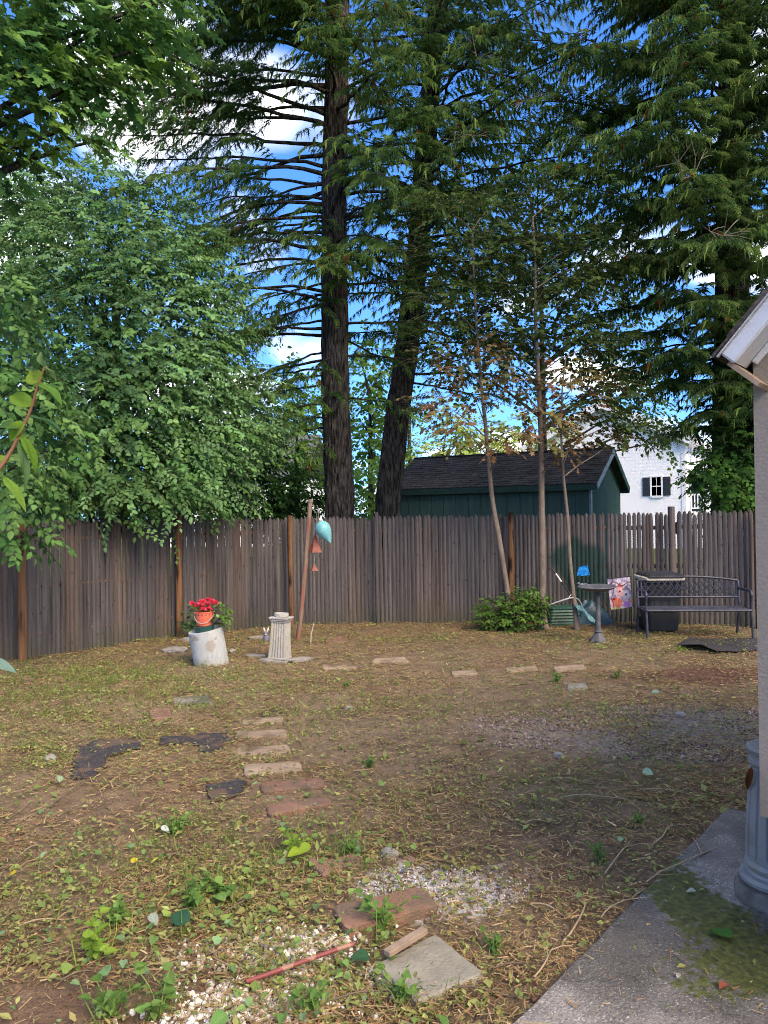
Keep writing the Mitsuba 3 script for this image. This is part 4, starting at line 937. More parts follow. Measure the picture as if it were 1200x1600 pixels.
for (x0, y0, x1, y1, w_, nz, col) in [(60, 600, 98, 618, .035, (.1, -.3, .9), S(90, 128, 58)), (52, 635, 10, 612, .045, (0, -.9, .4), S(100, 132, 52)), (62, 598, 44, 580, .05, (-.2, -.8, .4), S(108, 134, 56)), (45, 650, 100, 662, .03, (.0, -.2, .9), S(66, 100, 66)), (40, 660, 6, 690, .05, (-.3, -.9, .3), S(112, 144, 50)), (32, 680, 66, 735, .035, (.5, -.5, .6), S(100, 136, 50)),
        (28, 690, 52, 760, .03, (.7, -.4, .4), S(92, 120, 76)), (15, 720, -25, 730, .05, (-.2, -.7, .5), S(120, 150, 56)), (5, 745, 42, 784, .03, (.2, -.4, .8), S(110, 142, 60)), (68, 572, 92, 590, .03, (.3, -.2, .9), S(110, 140, 84)), (70, 572, 60, 552, .028, (-.4, -.8, .3), S(118, 148, 92)), (30, 670, -12, 655, .04, (0, -.5, .8), S(84, 116, 64))]:
    big_leaf(sg, P(x0, y0, 2.15), P(x1, y1, 2.15 + rg.normal(0, .05)), w_, np.array(nz), col)
lo = thing('leafy_sprig', 'single pale blue green leaf poking in low at the left edge', 'plant')
part(lo, 'stem', tube(resample([np.array([-1.75, 2.9, 0]), np.array([-1.72, 2.9, .6]), P(-30, 1035, 2.9)], 10), .005, 6), 'm_redstem', smooth=True)
big_leaf(lo, P(-30, 1036, 2.9), P(19, 1038, 2.85), .055, np.array([.1, -.5, .8]), S(130, 158, 140))

# ------------------------------------------------------------------ objects in the yard
def onto(px, py):
    g = G(px, py); g[2] = float(gz(g[0], g[1])); return g

# leaning pole with the hanging ornaments
scene['m_pole'] = bump(diffuse(proc(lambda p, n, uv: mix(mix((.14, .09, .065), (.34, .25, .195), fbm(p.x * 30, p.y * 30, p.z * 4, 3)), (.23, .115, .085), smoothstep(.5, .7, noise(p.x * 5, p.y * 5, p.z * 3.2))))), lambda p, n, uv: fbm(p.x * 80, p.y * 80, p.z * 6, 2), .005)
scene['m_turq'] = pri(proc(lambda p, n, uv: mix((.10, .34, .38), (.22, .50, .52), fbm(p.x * 30, p.y * 30, p.z * 30, 3))), .45, .4)
scene['m_rust'] = pri(proc(lambda p, n, uv: mix((.13, .04, .03), (.30, .105, .075), fbm(p.x * 40, p.y * 40, p.z * 25, 3))), .6, .3)
scene['m_string'] = diffuse(rgb((.45, .42, .36)))
dp = 10.4
pb, pt = G(466, 1000), P(485, 781, dp)
pl = thing('leaning_pole', 'peeling reddish wooden pole leaning in front of the fence, topped by a small wire bracket', 'pole')
pp = np.array([pb + (pt - pb) * t + [.01 * math.sin(3 * t), 0, 0] for t in np.linspace(-.05, 1, 24)])
part(pl, 'shaft', tube(pp, .034 - .004 * np.linspace(0, 1, 24), 14, .08, 4), 'm_pole', smooth=True)
part(pl, 'cap', tube([pt + [0, 0, -.035], pt + [.001, 0, .006]], .037, 14), 'm_oldwood', smooth=40)
hook = P(496, 794, dp - .08)
part(pl, 'bracket', join([tube(resample([P(486, 793, dp), P(491, 791, dp - .05), hook], 8), .006, 6), tube(resample([hook, hook + [0, 0, -.03], hook + [-.02, 0, -.055]], 6), .005, 6)]), 'm_iron', smooth=True)
gt, gtip = P(500, 818, dp - .08), P(515, 846, dp - .1)
go = thing('hanging_gourd', 'turquoise teardrop ornament hanging from the leaning pole', 'ornament')
ax = unit(gtip - gt); L = np.linalg.norm(gtip - gt) * 1.18
prof = [(.0, -.01), (.035, .0), (.075, .022), (.098, .06), (.103, .10), (.092, .15), (.066, .205), (.038, .25), (.016, .285), (.0, .30)]
lv = lathe(np.array(prof) * [1, L / .30], 28)
Rg = np.array([unit(np.cross(ax, [0, 1, 0])), np.cross(ax, unit(np.cross(ax, [0, 1, 0]))), ax]).T
part(go, 'body', mv(lv, Rg, gt - ax * .02), 'm_turq', smooth=True)
part(go, 'string', tube([hook, gt + [0, 0, .0]], .0025, 5), 'm_string')
wc = thing('wind_chime', 'rusty red pyramid wind chime hanging by the leaning pole', 'wind chime')
wt = P(492, 834, dp - .02)
def pyramid(top, h, w, ang):
    R = rotz(ang)
    b = np.array([(-w, -w, -h), (w, -w, -h), (w, w, -h), (-w, w, -h)]) / 1.0
    v = np.vstack([[0, 0, 0], b, b * [.93, .93, 1.0], [0, 0, -h * .07]])
    f = [(0, 1, 2), (0, 2, 3), (0, 3, 4), (0, 4, 1), (9, 6, 5), (9, 7, 6), (9, 8, 7), (9, 5, 8)] + [(1 + i, 5 + i, 5 + (i + 1) % 4) for i in range(4)] + [(1 + i, 5 + (i + 1) % 4, 1 + (i + 1) % 4) for i in range(4)]
    return v @ R.T + top, np.array(f)
part(wc, 'bell', pyramid(wt, .25, .072, .5), 'm_rust')
s2 = P(491, 880, dp - .02)
part(wc, 'sail', pyramid(s2, .10, .046, .35), 'm_rust')
part(wc, 'string', tube([hook, wt], .002, 5), 'm_string'); part(wc, 'string', tube([wt + [0, 0, -.02], s2], .002, 5), 'm_string')
st_ = solo('garden_stake', tube(np.array([onto(485, 1005) + [0, 0, -.05], onto(485, 1005) + [.012, 0, .14], onto(485, 1005) + [.05, 0, .27]]), .008, 7), 'm_string', 'thin pale stick standing in the soil right of the leaning pole', 'stake', smooth=True)

# white drum with the flower pot
def drum_col(p, n, uv):
    c = mix((.31, .33, .33), (.46, .48, .475), fbm(p.x * 9, p.y * 9, p.z * 9, 3))
    c = mix(c, (.27, .26, .24), smoothstep(.60, .68, fbm(p.x * 13 + 3, p.y * 13, p.z * 13, 4)) * .85)
    blot = dr.exp(-(dr.square((p.x - float(dc[0]) - .03) / .055) + dr.square((p.z - .22) / .075)))
    c = mix(c, (.30, .27, .235), smoothstep(.35, .6, blot + .35 * (fbm(p.x * 25, p.y * 25, p.z * 25, 3) - .5)) * .9)
    return mix(c, (.28, .25, .17), (1 - smoothstep(.0, .16, p.z + .1 * noise(p.x * 20, p.y * 20, p.z * 20))) * .75)
dc = onto(331, 1036)
scene['m_drum'] = bump(pri(proc(drum_col), .6, .3), lambda p, n, uv: fbm(p.x * 30, p.y * 30, p.z * 30, 3), .006)
dk = thing('white_drum', 'tilted white drum with flaking paint, carrying the flower pot', 'drum')
Rd = roty(math.radians(-9)) @ rotx(math.radians(4))
rd_ = .195
part(dk, 'body', mv(lathe([(0, -.04), (rd_ - .01, -.04), (rd_, -.03), (rd_, .12), (rd_ + .003, .13), (rd_, .14), (rd_, .405), (rd_ - .004, .415), (rd_ - .016, .418), (rd_ - .02, .40), (0, .398)], 44), Rd, dc), 'm_drum', smooth=35)
top = dc + Rd @ np.array([0, 0, .40])
scene['m_planter'] = pri(S(38, 74, 66), .5, .4); scene['m_salmon'] = pri(proc(lambda p, n, uv: mix(tuple(S(196, 92, 70)), tuple(S(226, 122, 96)), fbm(p.x * 14, p.y * 14, p.z * 14, 3))), .5, .4)
fp = thing('flower_pot', 'salmon pink bucket of red flowers on a dark green base, standing on the white drum', 'flower pot')
t0 = top + [-.005, 0, .0]
part(fp, 'base', mv(lathe([(0, -.02), (.10, -.02), (.115, .05), (.118, .062), (.10, .064), (0, .064)], 28), Rd @ rotx(-.02), t0), 'm_planter', smooth=35)
R5 = roty(math.radians(-2))
bk = t0 + [0.0, 0, .063]
bkk = part(fp, 'bucket', mv(lathe([(0, 0), (.086, 0), (.090, .01), (.108, .135), (.110, .145), (.116, .147), (.117, .158), (.110, .16), (.104, .15), (.100, .13), (0, .128)], 32), R5, bk), 'm_salmon', smooth=35)
hl = [bk + R5 @ np.array([.114 * math.cos(a), -.114 * abs(math.sin(a)) * .98, .15 - .115 * math.sin(a)]) for a in np.linspace(0, math.pi, 20)]
part(bkk, 'handle', tube(hl, .0045, 6), 'm_string', smooth=True)
dots = [trimesh.creation.icosphere(1, .006) for _ in range(16)]
for k, dd in enumerate(dots): a = k / 16 * 2 * math.pi; dd.apply_translation(bk + R5 @ np.array([.1105 * math.cos(a), .1105 * math.sin(a), .128]))
part(bkk, 'hole', join(dots), 'm_iron', kind='stuff')
rg = np.random.default_rng(71)
RD = [S(228, 66, 96), S(240, 120, 140), S(206, 40, 66)]
for k, (a, b, z) in enumerate([(-.135, -.02, .245), (-.06, -.05, .225), (-.01, -.04, .275), (.05, -.06, .24), (.0, -.09, .19), (.085, -.02, .265), (.125, -.01, .245), (.03, .04, .28), (-.05, .03, .255), (.06, -.07, .19), (-.03, -.08, .245)]):
    c = bk + np.array([a, b, z]); n = 26
    u = rand_unit(rg, n); u[:, 2] = abs(u[:, 2]) * .8 + .1
    m, cc = scatter(OVATE, c + u * .006, u + rg.normal(0, .25, (n, 3)), np.cross(u, rand_unit(rg, n)), .042 * rg.uniform(.7, 1.1, n), .036, pick(rg, RD, n, .12))
    part(fp, 'flower', m, 'm_leaf', color=cc)
n = 60
o = bk + np.c_[rg.normal(0, .06, (n, 2)), rg.uniform(.14, .22, n)]
u = np.c_[rg.normal(0, .6, (n, 2)), rg.uniform(.1, .8, n)]
m1 = scatter(OVATE, o, u, rand_unit(rg, n) * .4 + [0, 0, 1], .055, .034, pick(rg, [S(70, 104, 48), S(98, 130, 62), S(130, 120, 50)], n))
part(fp, 'leaves', m1[0], 'm_leaf', color=m1[1], kind='stuff')
o, d = clump_twigs(rg, [bk + [.19, -.02, .12], bk + [.16, 0, .05], bk + [.2, 0, .02]], [np.array([.07, .07, .08])] * 3, [14, 12, 6], bk, -.1)
m, c = spray_leaves(rg, o, d, 5, .10, .05, .034, OVATE, [S(112, 146, 72), S(88, 120, 60)], .15)
m2, c2 = scatter(OVATE, bk + np.c_[rg.normal(.135, .02, 26), rg.normal(-.06, .02, 26), rg.normal(.09, .035, 26)], rand_unit(rg, 26), rand_unit(rg, 26), .028, .024, pick(rg, [S(62, 56, 78), S(84, 78, 98)], 26))
part(fp, 'foliage', m, 'm_leaf', color=c, kind='stuff', label='green trailing foliage right of the bucket')
part(fp, 'flower', m2, 'm_leaf', color=c2, label='small dark purple flower spike')
pw = onto(300, 1000)
wd_ = thing('weed_plant', 'pale green leafy weed growing behind the left side of the white drum', 'plant')
o, d = clump_twigs(rg, [pw + [.02, 0, .30], pw + [.06, 0, .14], pw + [-.02, 0, .2], pw + [.1, 0, .38]], [np.array([.09, .09, .09])] * 4, [14, 10, 10, 8], pw, -.1)
m, c = spray_leaves(rg, o, d, 6, .13, .065, .042, OVATE, [S(84, 116, 76), S(112, 142, 100), S(70, 100, 60)], .15)
part(wd_, 'leaves', m, 'm_leaf', color=c, kind='stuff')
part(wd_, 'stem', join([tube(np.array([pw + [0, 0, -.02], pw + [a * .5, 0, .2], pw + [a, .02, .42]]), .004, 5) for a in (-.04, .03, .1)]), 'm_twig')

# fluted white pedestal
scene['m_plaster'] = bump(diffuse(proc(lambda p, n, uv: mix(mix((.30, .295, .27), (.47, .46, .42), fbm(p.x * 10, p.y * 10, p.z * 6, 4)), (.24, .22, .17), (1 - smoothstep(.0, .2, p.z + .12 * noise(p.x * 18, p.y * 18, p.z * 9))) * .6 + smoothstep(.62, .78, fbm(p.x * 20, p.y * 20, p.z * 4, 3)) * .4))), lambda p, n, uv: fbm(p.x * 60, p.y * 60, p.z * 60, 3), .003)
pc = onto(437, 1031)
pd = thing('fluted_pedestal', 'square white fluted plaster pedestal ringed by edging stones', 'pedestal')
Rp = .93 * rotz(math.radians(-14)) @ rotx(math.radians(-1.5)) @ roty(math.radians(2.5))
def fl_sect(w):
    'square with five flutes on each side'
    out = []
    for s in range(4):
        a = s * math.pi / 2; c, sn = math.cos(a), math.sin(a)
        pts = [(-w, -w)]
        for k in range(5):
            x0 = -w * .8 + k * w * .335
            for q_ in range(5):
                t = q_ / 4; pts.append((x0 + t * w * .26, -w + w * .16 * math.sin(math.pi * t)))
        out += [(x * c - y * sn, x * sn + y * c) for x, y in pts]
    return np.array(out)
def loft(secs):
    n = len(secs[0][0]); v = np.vstack([np.c_[s, np.full(n, z)] for s, z in secs] + [[[0, 0, secs[0][1]], [0, 0, secs[-1][1]]]]); f = []
    for i in range(len(secs) - 1):
        for j in range(n):
            a, b = i * n + j, i * n + (j + 1) % n
            f += [(a, b, b + n), (a, b + n, a + n)]
    k = len(secs) * n
    f += [(k, (j + 1) % n, j) for j in range(n)] + [(k + 1, k - n + j, k - n + (j + 1) % n) for j in range(n)]
    return v, np.array(f)
part(pd, 'shaft', mv(loft([(fl_sect(.112), .05), (fl_sect(.098), .25), (fl_sect(.093), .49)]), Rp, pc), 'm_plaster', smooth=30)
part(pd, 'plinth', mv(join([box((-.135, -.135, -.05), (.135, .135, .028), .006), box((-.122, -.122, .0285), (.122, .122, .055), .008)]), Rp, pc), 'm_plaster')
part(pd, 'capital', mv(join([box((-.100, -.100, .488), (.100, .100, .506), .006), box((-.113, -.113, .5065), (.113, .113, .530), .009), box((-.124, -.124, .5305), (.124, .124, .556), .007)]), Rp, pc), 'm_plaster')
part(pd, 'top_disc', mv(lathe([(0, .5565), (.085, .5565), (.092, .562), (.092, .596), (.085, .604), (.07, .602), (.062, .585), (0, .583)], 28), Rp, pc), 'm_plaster', smooth=35)

# stones and slabs
def rock_mesh(sx, sy, sz, seed, sub=3, rough=.35):
    m = trimesh.creation.icosphere(sub, 1.0); v = np.array(m.vertices)
    v = v * (1 + rough * (meshkit.fbm(v * 1.7 + seed * 7.3, 3, seed) - .5)[:, None] * 2)
    v[:, 2] = np.sign(v[:, 2]) * np.abs(v[:, 2]) ** .8
    return v * [sx, sy, sz], np.array(m.faces)
scene['m_stone'] = bump(diffuse(proc(lambda p, n, uv: mix((.16, .145, .125), (.38, .36, .33), fbm(p.x * 15, p.y * 15, p.z * 15, 4)))), lambda p, n, uv: fbm(p.x * 70, p.y * 70, p.z * 70, 3), .008)
CLEAR = []
def slab(name, quad, thick, up, m, label, cat, tilt=0.0, group=None, seed=0):
    'a paver whose top corners lie at the pixels given'
    z = float(gz(*G(*np.mean(quad, axis=0))[:2])) + up
    c = np.array([G(x, y, z) for x, y in quad])
    CLEAR.append(Polygon(c[:, :2]))
    if np.cross(c[1] - c[0], c[2] - c[0])[2] < 0: c = c[::-1]
    r = np.random.default_rng(seed)
    # densify, round the corners a little and chamfer
    pg = Polygon(c[:, :2]).buffer(-.012, join_style=1, quad_segs=2).buffer(.012, quad_segs=2)
    ln = pg.exterior
    n = max(12, int(ln.length / .035))
    ring = np.array([ln.interpolate(k / n, normalized=True).coords[0] for k in range(n)])
    ring = ring + (meshkit.noise(np.c_[ring * 25, ring[:, 0] * 0], seed)[:, None] - .5) * .008
    ce = ring.mean(0)
    inn = ce + (ring - ce) * (1 - .009 / np.linalg.norm(ring - ce, axis=1, keepdims=True))
    rings = [(ring, -thick), (ring, -.008), (inn, 0.0), (ce + (inn - ce) * .6, .001), (ce + (inn - ce) * .25, .001)]
    v = np.vstack([np.c_[a, np.full(n, z + b) + (meshkit.fbm(np.c_[a * 9, a[:, 0] * 0], 2, seed) - .5) * .006] for a, b in rings] + [[[*ce, z + .001]]])
    v[:, 2] += (v[:, 1] - ce[1]) * tilt
    f = []
    for i in range(len(rings) - 1):
        for j in range(n):
            a, b = i * n + j, i * n + (j + 1) % n
            f += [(a, b, b + n), (a, b + n, a + n)]
    k = (len(rings) - 1) * n
    f += [(k + j, k + (j + 1) % n, k + n) for j in range(n)]
    return solo(name, (v, np.array(f)), m, label, cat, smooth=40, group=group)
slab('concrete_paver', [(583, 1508), (680, 1460), (758, 1518), (652, 1562)], .05, .028, 'm_paver', 'diamond-set square grey concrete paver in the foreground', 'paver', .03)
slab('brick_paver', [(521, 1414), (660, 1386), (686, 1412), (541, 1446)], .06, .045, 'm_brick', 'red brick paver lying just behind the grey diamond paver', 'paver', .05, seed=3)
slab('brick_paver', [(492, 1346), (556, 1332), (572, 1352), (505, 1364)], .05, .016, 'm_brick', 'half buried reddish brick behind the red brick paver', 'paver', .02, seed=4)
kb = G(497, 1362); solo('edging_brick', mv(box((-.02, -.10, -.06), (.02, .08, .035), .006), rotz(.5), kb), 'm_brick', 'small brick on edge beside the half buried brick', 'brick')
wr = onto(635, 1474)
wdv = P(664, 1452, 2.98) - P(606, 1492, 2.82)
a_, b_ = G(604, 1490, .06), G(664, 1453, .075)
wood = bar(a_, b_, .035, .02)
solo('wood_scrap', wood, 'm_oldwood', 'short split piece of pale wood leaning on the grey diamond paver', 'wood')
scene['m_redrod'] = pri(proc(lambda p, n, uv: mix(mix(tuple(S(104, 52, 50)), tuple(S(142, 78, 74)), fbm(p.x * 20, p.y * 20, p.z * 20, 3)), tuple(S(160, 128, 104)), smoothstep(.55, .7, noise(p.x * 28, p.y * 28, 3)) * .7)), .5, .3)
a_, b_ = G(385, 1534, .03), G(553, 1474, .085)
solo('red_rod', tube(np.array([a_ + (b_ - a_) * t for t in np.linspace(0, 1, 8)]), .0085, 10, .04), 'm_redrod', 'thin faded red rod lying across the white pebbles', 'rod', smooth=True)
for k, (qd, lb) in enumerate([
    ([(366, 1142), (447, 1139), (449, 1149), (366, 1153)], 'tan stepping stone at the far end of the foreground row, beside the dark mats'),
    ([(369, 1168), (450, 1163), (456, 1175), (370, 1181)], 'second tan stepping stone from the far end of the foreground row'),
    ([(380, 1194), (469, 1189), (473, 1203), (382, 1210)], 'middle tan stepping stone of the foreground row'),
    ([(405, 1222), (505, 1214), (510, 1228), (408, 1236)], 'reddish stepping stone second nearest in the foreground row'),
    ([(415, 1258), (512, 1243), (521, 1254), (420, 1273)], 'reddish stepping stone nearest in the foreground row')]):
    slab('stepping_stone', qd, .05, (.024, .024, .021, .024, .026)[k], 'm_tanstone' if k < 3 else 'm_brick', lb, 'stepping stone', seed=10 + k)
gst = 'tan stepping stones half buried across the far yard'
for k, (qd, lb) in enumerate([
    ([(378, 1122), (442, 1119), (444, 1126), (378, 1131)], 'thin half buried stepping stone just past the foreground row'),
    ([(502, 1038), (548, 1036), (560, 1043), (505, 1045)], 'stepping stone half buried in front of the leaning pole'),
    ([(586, 1028), (632, 1026), (640, 1033), (580, 1034)], 'stepping stone half buried in the middle of the far yard, left of the other two'),
    ([(790, 1043), (838, 1040), (842, 1046), (792, 1050)], 'left one of two pale stepping stones in front of the shrub'),
    ([(864, 1041), (912, 1038), (918, 1044), (868, 1048)], 'right one of two pale stepping stones in front of the shrub'),
    ([(705, 1048), (742, 1046), (748, 1052), (706, 1054)], 'faint stepping stone left of the two pale ones'),
    ([(886, 1068), (916, 1066), (920, 1075), (886, 1078)], 'greenish flat stone nearer than the two pale stepping stones'),
    ([(510, 996), (540, 994), (546, 1002), (508, 1004)], 'reddish slab lying near the fence right of the leaning pole'),
    ([(270, 1090), (325, 1086), (332, 1097), (272, 1101)], 'pale greenish flat stone in front of the white drum'),
    ([(232, 1108), (266, 1106), (270, 1120), (236, 1122)], 'small brown stone left of the pale greenish flat stone')]):
    slab('stepping_stone', qd, .05, .020, 'm_brick' if k in (7, 9) else ('m_paver' if k in (6, 8) else 'm_tanstone'), lb, 'stepping stone', seed=30 + k)
for k, (px, py, sx, sy, sz, lb) in enumerate([(274, 1018, .15, .09, .05, 'pale flat rock left of the white drum'), (292, 1002, .09, .06, .04, 'small pale rock at the foot of the orange brown post'), (400, 1026, .15, .06, .03, 'grey curved edging stone on the left of the fluted pedestal'), (417, 1033, .10, .05, .03, 'small grey edging stone at the pedestal foot'), (468, 1031, .17, .06, .03, 'grey flat edging stone on the right of the fluted pedestal'), (405, 998, .16, .08, .03, 'flat grey stone behind the fluted pedestal'),
        (363, 1020, .05, .04, .04, 'small stone touching the right side of the white drum'), (608, 1337, .045, .035, .03, 'small brown stone behind the red brick paver'), (1063, 1120, .05, .04, .03, 'small grey stone at the edge of the gravel patch'), (78, 1184, .05, .04, .035, 'dark stone left of the large dark mat'), (545, 1187 - 80, .04, .03, .02, 'small stone in the middle of the yard'), (872, 1187, .035, .03, .025, 'pale stone right of the yard centre by the moss')]):
    g = onto(px, py)
    solo('rock', mv(rock_mesh(sx, sy, sz, k + 2), rotz(k * 1.3 if k > 5 else (-.35 if k in (2, 3) else .25 if k == 4 else .1)), g + [0, 0, sz * .35]), 'm_stone', lb, 'rock', smooth=True)

# dark mats on the soil
def mat(name, quad, label, m='m_rubber', bulge=0.0, seed=0, cat='mat', notch=True):
    c = np.array([G(x, y) for x, y in quad])[:, :2]
    pg = Polygon(c)
    ln = pg.exterior; n = int(ln.length / .02)
    ring = np.array([ln.interpolate(k / n, normalized=True).coords[0] for k in range(n)])
    ring = ring + (np.stack([meshkit.fbm(np.c_[ring * 14, ring[:, 0] * 0 + s], 3, seed) for s in (1, 5)], 1) - .5) * .10
    pg = Polygon(ring).buffer(0)
    if pg.geom_type != 'Polygon': pg = max(pg.geoms, key=lambda g: g.area)
    CLEAR.append(pg)
    mm = trimesh.creation.extrude_polygon(pg.simplify(.002), .012, engine='earcut').subdivide_to_size(.05)
    v = np.array(mm.vertices)
    v[:, 2] += np.where(np.abs(v[:, 0]) < 99, gz(v[:, 0], v[:, 1]).mean() * .6 + gz(v[:, 0], v[:, 1]) * .4, 0) + .009 + bulge * meshkit.fbm(np.c_[v[:, :2] * 4, v[:, 0] * 0], 2, seed)
    return solo(name, (v, np.array(mm.faces)), m, label, cat, smooth=30)
mat('rubber_mat', [(108, 1216), (122, 1166), (150, 1156), (210, 1153), (216, 1165), (168, 1180), (150, 1214)], 'large torn dark mat flat on the soil at the left', seed=1)
mat('rubber_mat', [(248, 1152), (300, 1148), (358, 1142), (363, 1158), (322, 1176), (304, 1174), (312, 1162), (290, 1160), (250, 1160)], 'torn dark mat beside the far end of the stepping stones', seed=2)
mat('rubber_mat', [(318, 1230), (372, 1219), (388, 1226), (370, 1246), (326, 1256)], 'small frayed dark mat beside the nearest stepping stones', seed=3)
# folded black sheet by the bench
shc = [G(1058, 1013), G(1078, 1003), G(1200, 1000), G(1215, 1018), G(1120, 1024)]
pg = Polygon(np.array(shc)[:, :2])
mm = trimesh.creation.extrude_polygon(pg, .006, engine='earcut').subdivide_to_size(.06); v = np.array(mm.vertices)
e = np.exp(-((v[:, 0] - shc[0][0] - .1) / .25) ** 2)
v[:, 2] += .02 + e * .07 * (1 - .8 * np.abs(np.sin((v[:, 1] - shc[1][1]) * 4))) + .02 * meshkit.fbm(np.c_[v[:, :2] * 4, v[:, 0] * 0], 2, 3)
scene['m_blacksheet'] = pri(proc(lambda p, n, uv: mix((.018, .017, .018), (.05, .046, .046), fbm(p.x * 12, p.y * 12, p.z * 12, 3))), .45, .4)
solo('plastic_sheet', (v, np.array(mm.faces)), 'm_blacksheet', 'black plastic sheet with a raised fold on the ground before the bench', 'sheet', smooth=40)

# small figurine by the pedestal
scene['m_figgrey'] = pri(proc(lambda p, n, uv: mix(tuple(S(60, 66, 82)), tuple(S(128, 130, 140)), fbm(p.x * 60, p.y * 60, p.z * 60, 3))), .5, .4); scene['m_figwhite'] = pri(S(215, 212, 208), .5, .4)
fg = onto(416, 1003) + [0, 0, 0]
fgk = thing('figurine', 'small grey and white rabbit-eared figurine behind the fluted pedestal', 'figurine')
part(fgk, 'body', join([mv(rock_mesh(.045, .04, .055, 3, 3, .1), None, fg + [0, 0, .05]), mv(rock_mesh(.032, .03, .034, 4, 3, .08), None, fg + [.0, -.01, .115])]), 'm_figgrey', smooth=True)
for s in (-1, 1): part(fgk, 'ear', mv(rock_mesh(.010, .006, .036, 5, 2, .05), roty(s * .35), fg + [s * .022, 0, .165]), 'm_figwhite', smooth=True)
part(fgk, 'snout', mv(rock_mesh(.012, .012, .010, 6, 2, .05), None, fg + [0, -.042, .108]), 'm_figwhite', smooth=True)

# birdbath
scene['m_lead'] = bump(pri(proc(lambda p, n, uv: mix((.035, .038, .045), (.13, .135, .145), fbm(p.x * 16, p.y * 16, p.z * 16, 4))), .55, .4), lambda p, n, uv: fbm(p.x * 60, p.y * 60, p.z * 60, 3), .003)
bb = onto(935, 1003)
bk_ = thing('birdbath', 'slim dark grey birdbath with a shallow dish and a small bird on its rim', 'birdbath')
part(bk_, 'pedestal', mv(lathe([(0, -.02), (.105, -.02), (.11, .01), (.10, .03), (.085, .05), (.06, .085), (.045, .11), (.058, .125), (.040, .14), (.034, .17), (.030, .4), (.027, .57), (.044, .60), (.055, .62), (.05, .635), (0, .635)], 28, lambda r, z, th: r * (1 + .05 * np.sin(th * 6) * (z < .11))), None, bb), 'm_lead', smooth=35)
part(bk_, 'dish', mv(lathe([(0, .632), (.05, .636), (.14, .655), (.215, .685), (.238, .70), (.246, .708), (.24, .716), (.225, .708), (.15, .684), (0, .668)], 40), rotx(.03) @ roty(-.025), bb), 'm_lead', smooth=35)
bd = bb + [-.215, -.02, .735]
part(bk_, 'bird', join([mv(rock_mesh(.034, .02, .02, 8, 2, .08), roty(-.25), bd), mv(rock_mesh(.016, .014, .014, 9, 2, .05), None, bd + [-.036, 0, .018]), tube([bd + [.028, 0, .004], bd + [.072, 0, .016]], [.012, .004], 6), tube([bd + [-.05, 0, .018], bd + [-.066, 0, .014]], [.005, .001], 5)]), 'm_figgrey', smooth=True)

# garden flag
def flag_col(p, n, uv):
    x = (p.x - float(fq[0])) / .29 + .02; z = (p.z - float(fq[2])) / .40
    w1, w2 = fbm(x * 6, z * 6, 3, 3), fbm(x * 14 + 5, z * 14, 8, 3)
    c = mix((.26, .22, .36), (.52, .48, .56), smoothstep(.35, .65, w2))
    def blob(cx, cz, rx, rz): return 1 - smoothstep(.75, 1.1, dr.square((x - cx) / rx) + dr.square((z - cz) / rz) + .5 * (w2 - .5))
    def rect(x0_, x1_, z0_, z1_): return mi.Float(dr.select((x > x0_) & (x < x1_) & (z > z0_) & (z < z1_), 1.0, 0.0))
    c = mix(c, (.62, .30, .28), rect(.28, .58, .46, .80) * .8); c = mix(c, (.40, .38, .48), rect(.60, .86, .34, .70) * .8)
    roof = dr.select((dr.abs(x - .43) < (.95 - z) * 1.1) & (z > .78) & (z < .93), 1.0, 0.0); c = mix(c, (.38, .09, .06), roof * .9)
    roof = dr.select((dr.abs(x - .73) < (.86 - z) * 1.2) & (z > .68) & (z < .84), 1.0, 0.0); c = mix(c, (.16, .14, .22), roof * .9)
    for cx, cz in ((.43, .63), (.73, .53), (.14, .78)): c = mix(c, (.03, .03, .05), blob(cx, cz, .05, .04))
    c = mix(c, (.70, .14, .03), blob(.30, .24, .27, .19) * (.75 + .25 * dr.sin(x * 55))); c = mix(c, (.30, .03, .02), blob(.15, .36, .08, .05))
    c = mix(c, (.36, .16, .50), blob(.76, .16, .17, .13) * smoothstep(.35, .5, w2)); c = mix(c, (.55, .18, .10), blob(.9, .3, .1, .1) * .7)
    br = dr.abs(z - .9 - .07 * dr.sin(x * 9)); c = mix(c, (.06, .03, .03), (1 - smoothstep(.012, .03, br)) * .9)
    br = dr.abs(x - .1 - .05 * dr.sin(z * 12)); c = mix(c, (.10, .05, .04), (1 - smoothstep(.01, .03, br)) * .9)
    c = mix(c, (.45, .40, .12), smoothstep(.09, .04, z) * .8)
    return c
fq = P(955, 952, 10.9)
scene['m_flag'] = diffuse(proc(flag_col))
fl = thing('garden_flag', 'colourful garden flag printed with birdhouses and an orange pumpkin beside the bin', 'flag')
c4 = [P(955, 953, 10.9), P(988, 948.5, 10.86), P(984, 901.5, 10.86), P(949, 905.5, 10.9)]
g_ = np.linspace(0, 1, 13); v = []
for b in g_:
    for a in g_:
        p = (c4[0] * (1 - a) + c4[1] * a) * (1 - b) + (c4[3] * (1 - a) + c4[2] * a) * b
        v.append(p + [0, .010 * math.sin(a * 9 + b * 2) * (1 - b * .7), 0])
v = np.array(v); f = np.array([(i * 13 + j, i * 13 + j + 1, i * 13 + j + 14, i * 13 + j + 13) for i in range(12) for j in range(12)])
f3 = np.vstack([f[:, [0, 1, 2]], f[:, [0, 2, 3]]])
part(fl, 'cloth', (np.vstack([v, v + [0, .004, 0]]), np.vstack([f3, f3[:, ::-1] + len(v)])), 'm_flag', smooth=True)
part(fl, 'stand', join([tube([c4[3] + [-.02, .01, .012], c4[2] + [.02, .01, .012]], .006, 6), tube(np.array([[c4[2][0] + .02, c4[2][1] + .012, c4[2][2] + .012], [c4[2][0] + .02, c4[2][1] + .012, -.1]]), .006, 6)]), 'm_iron')

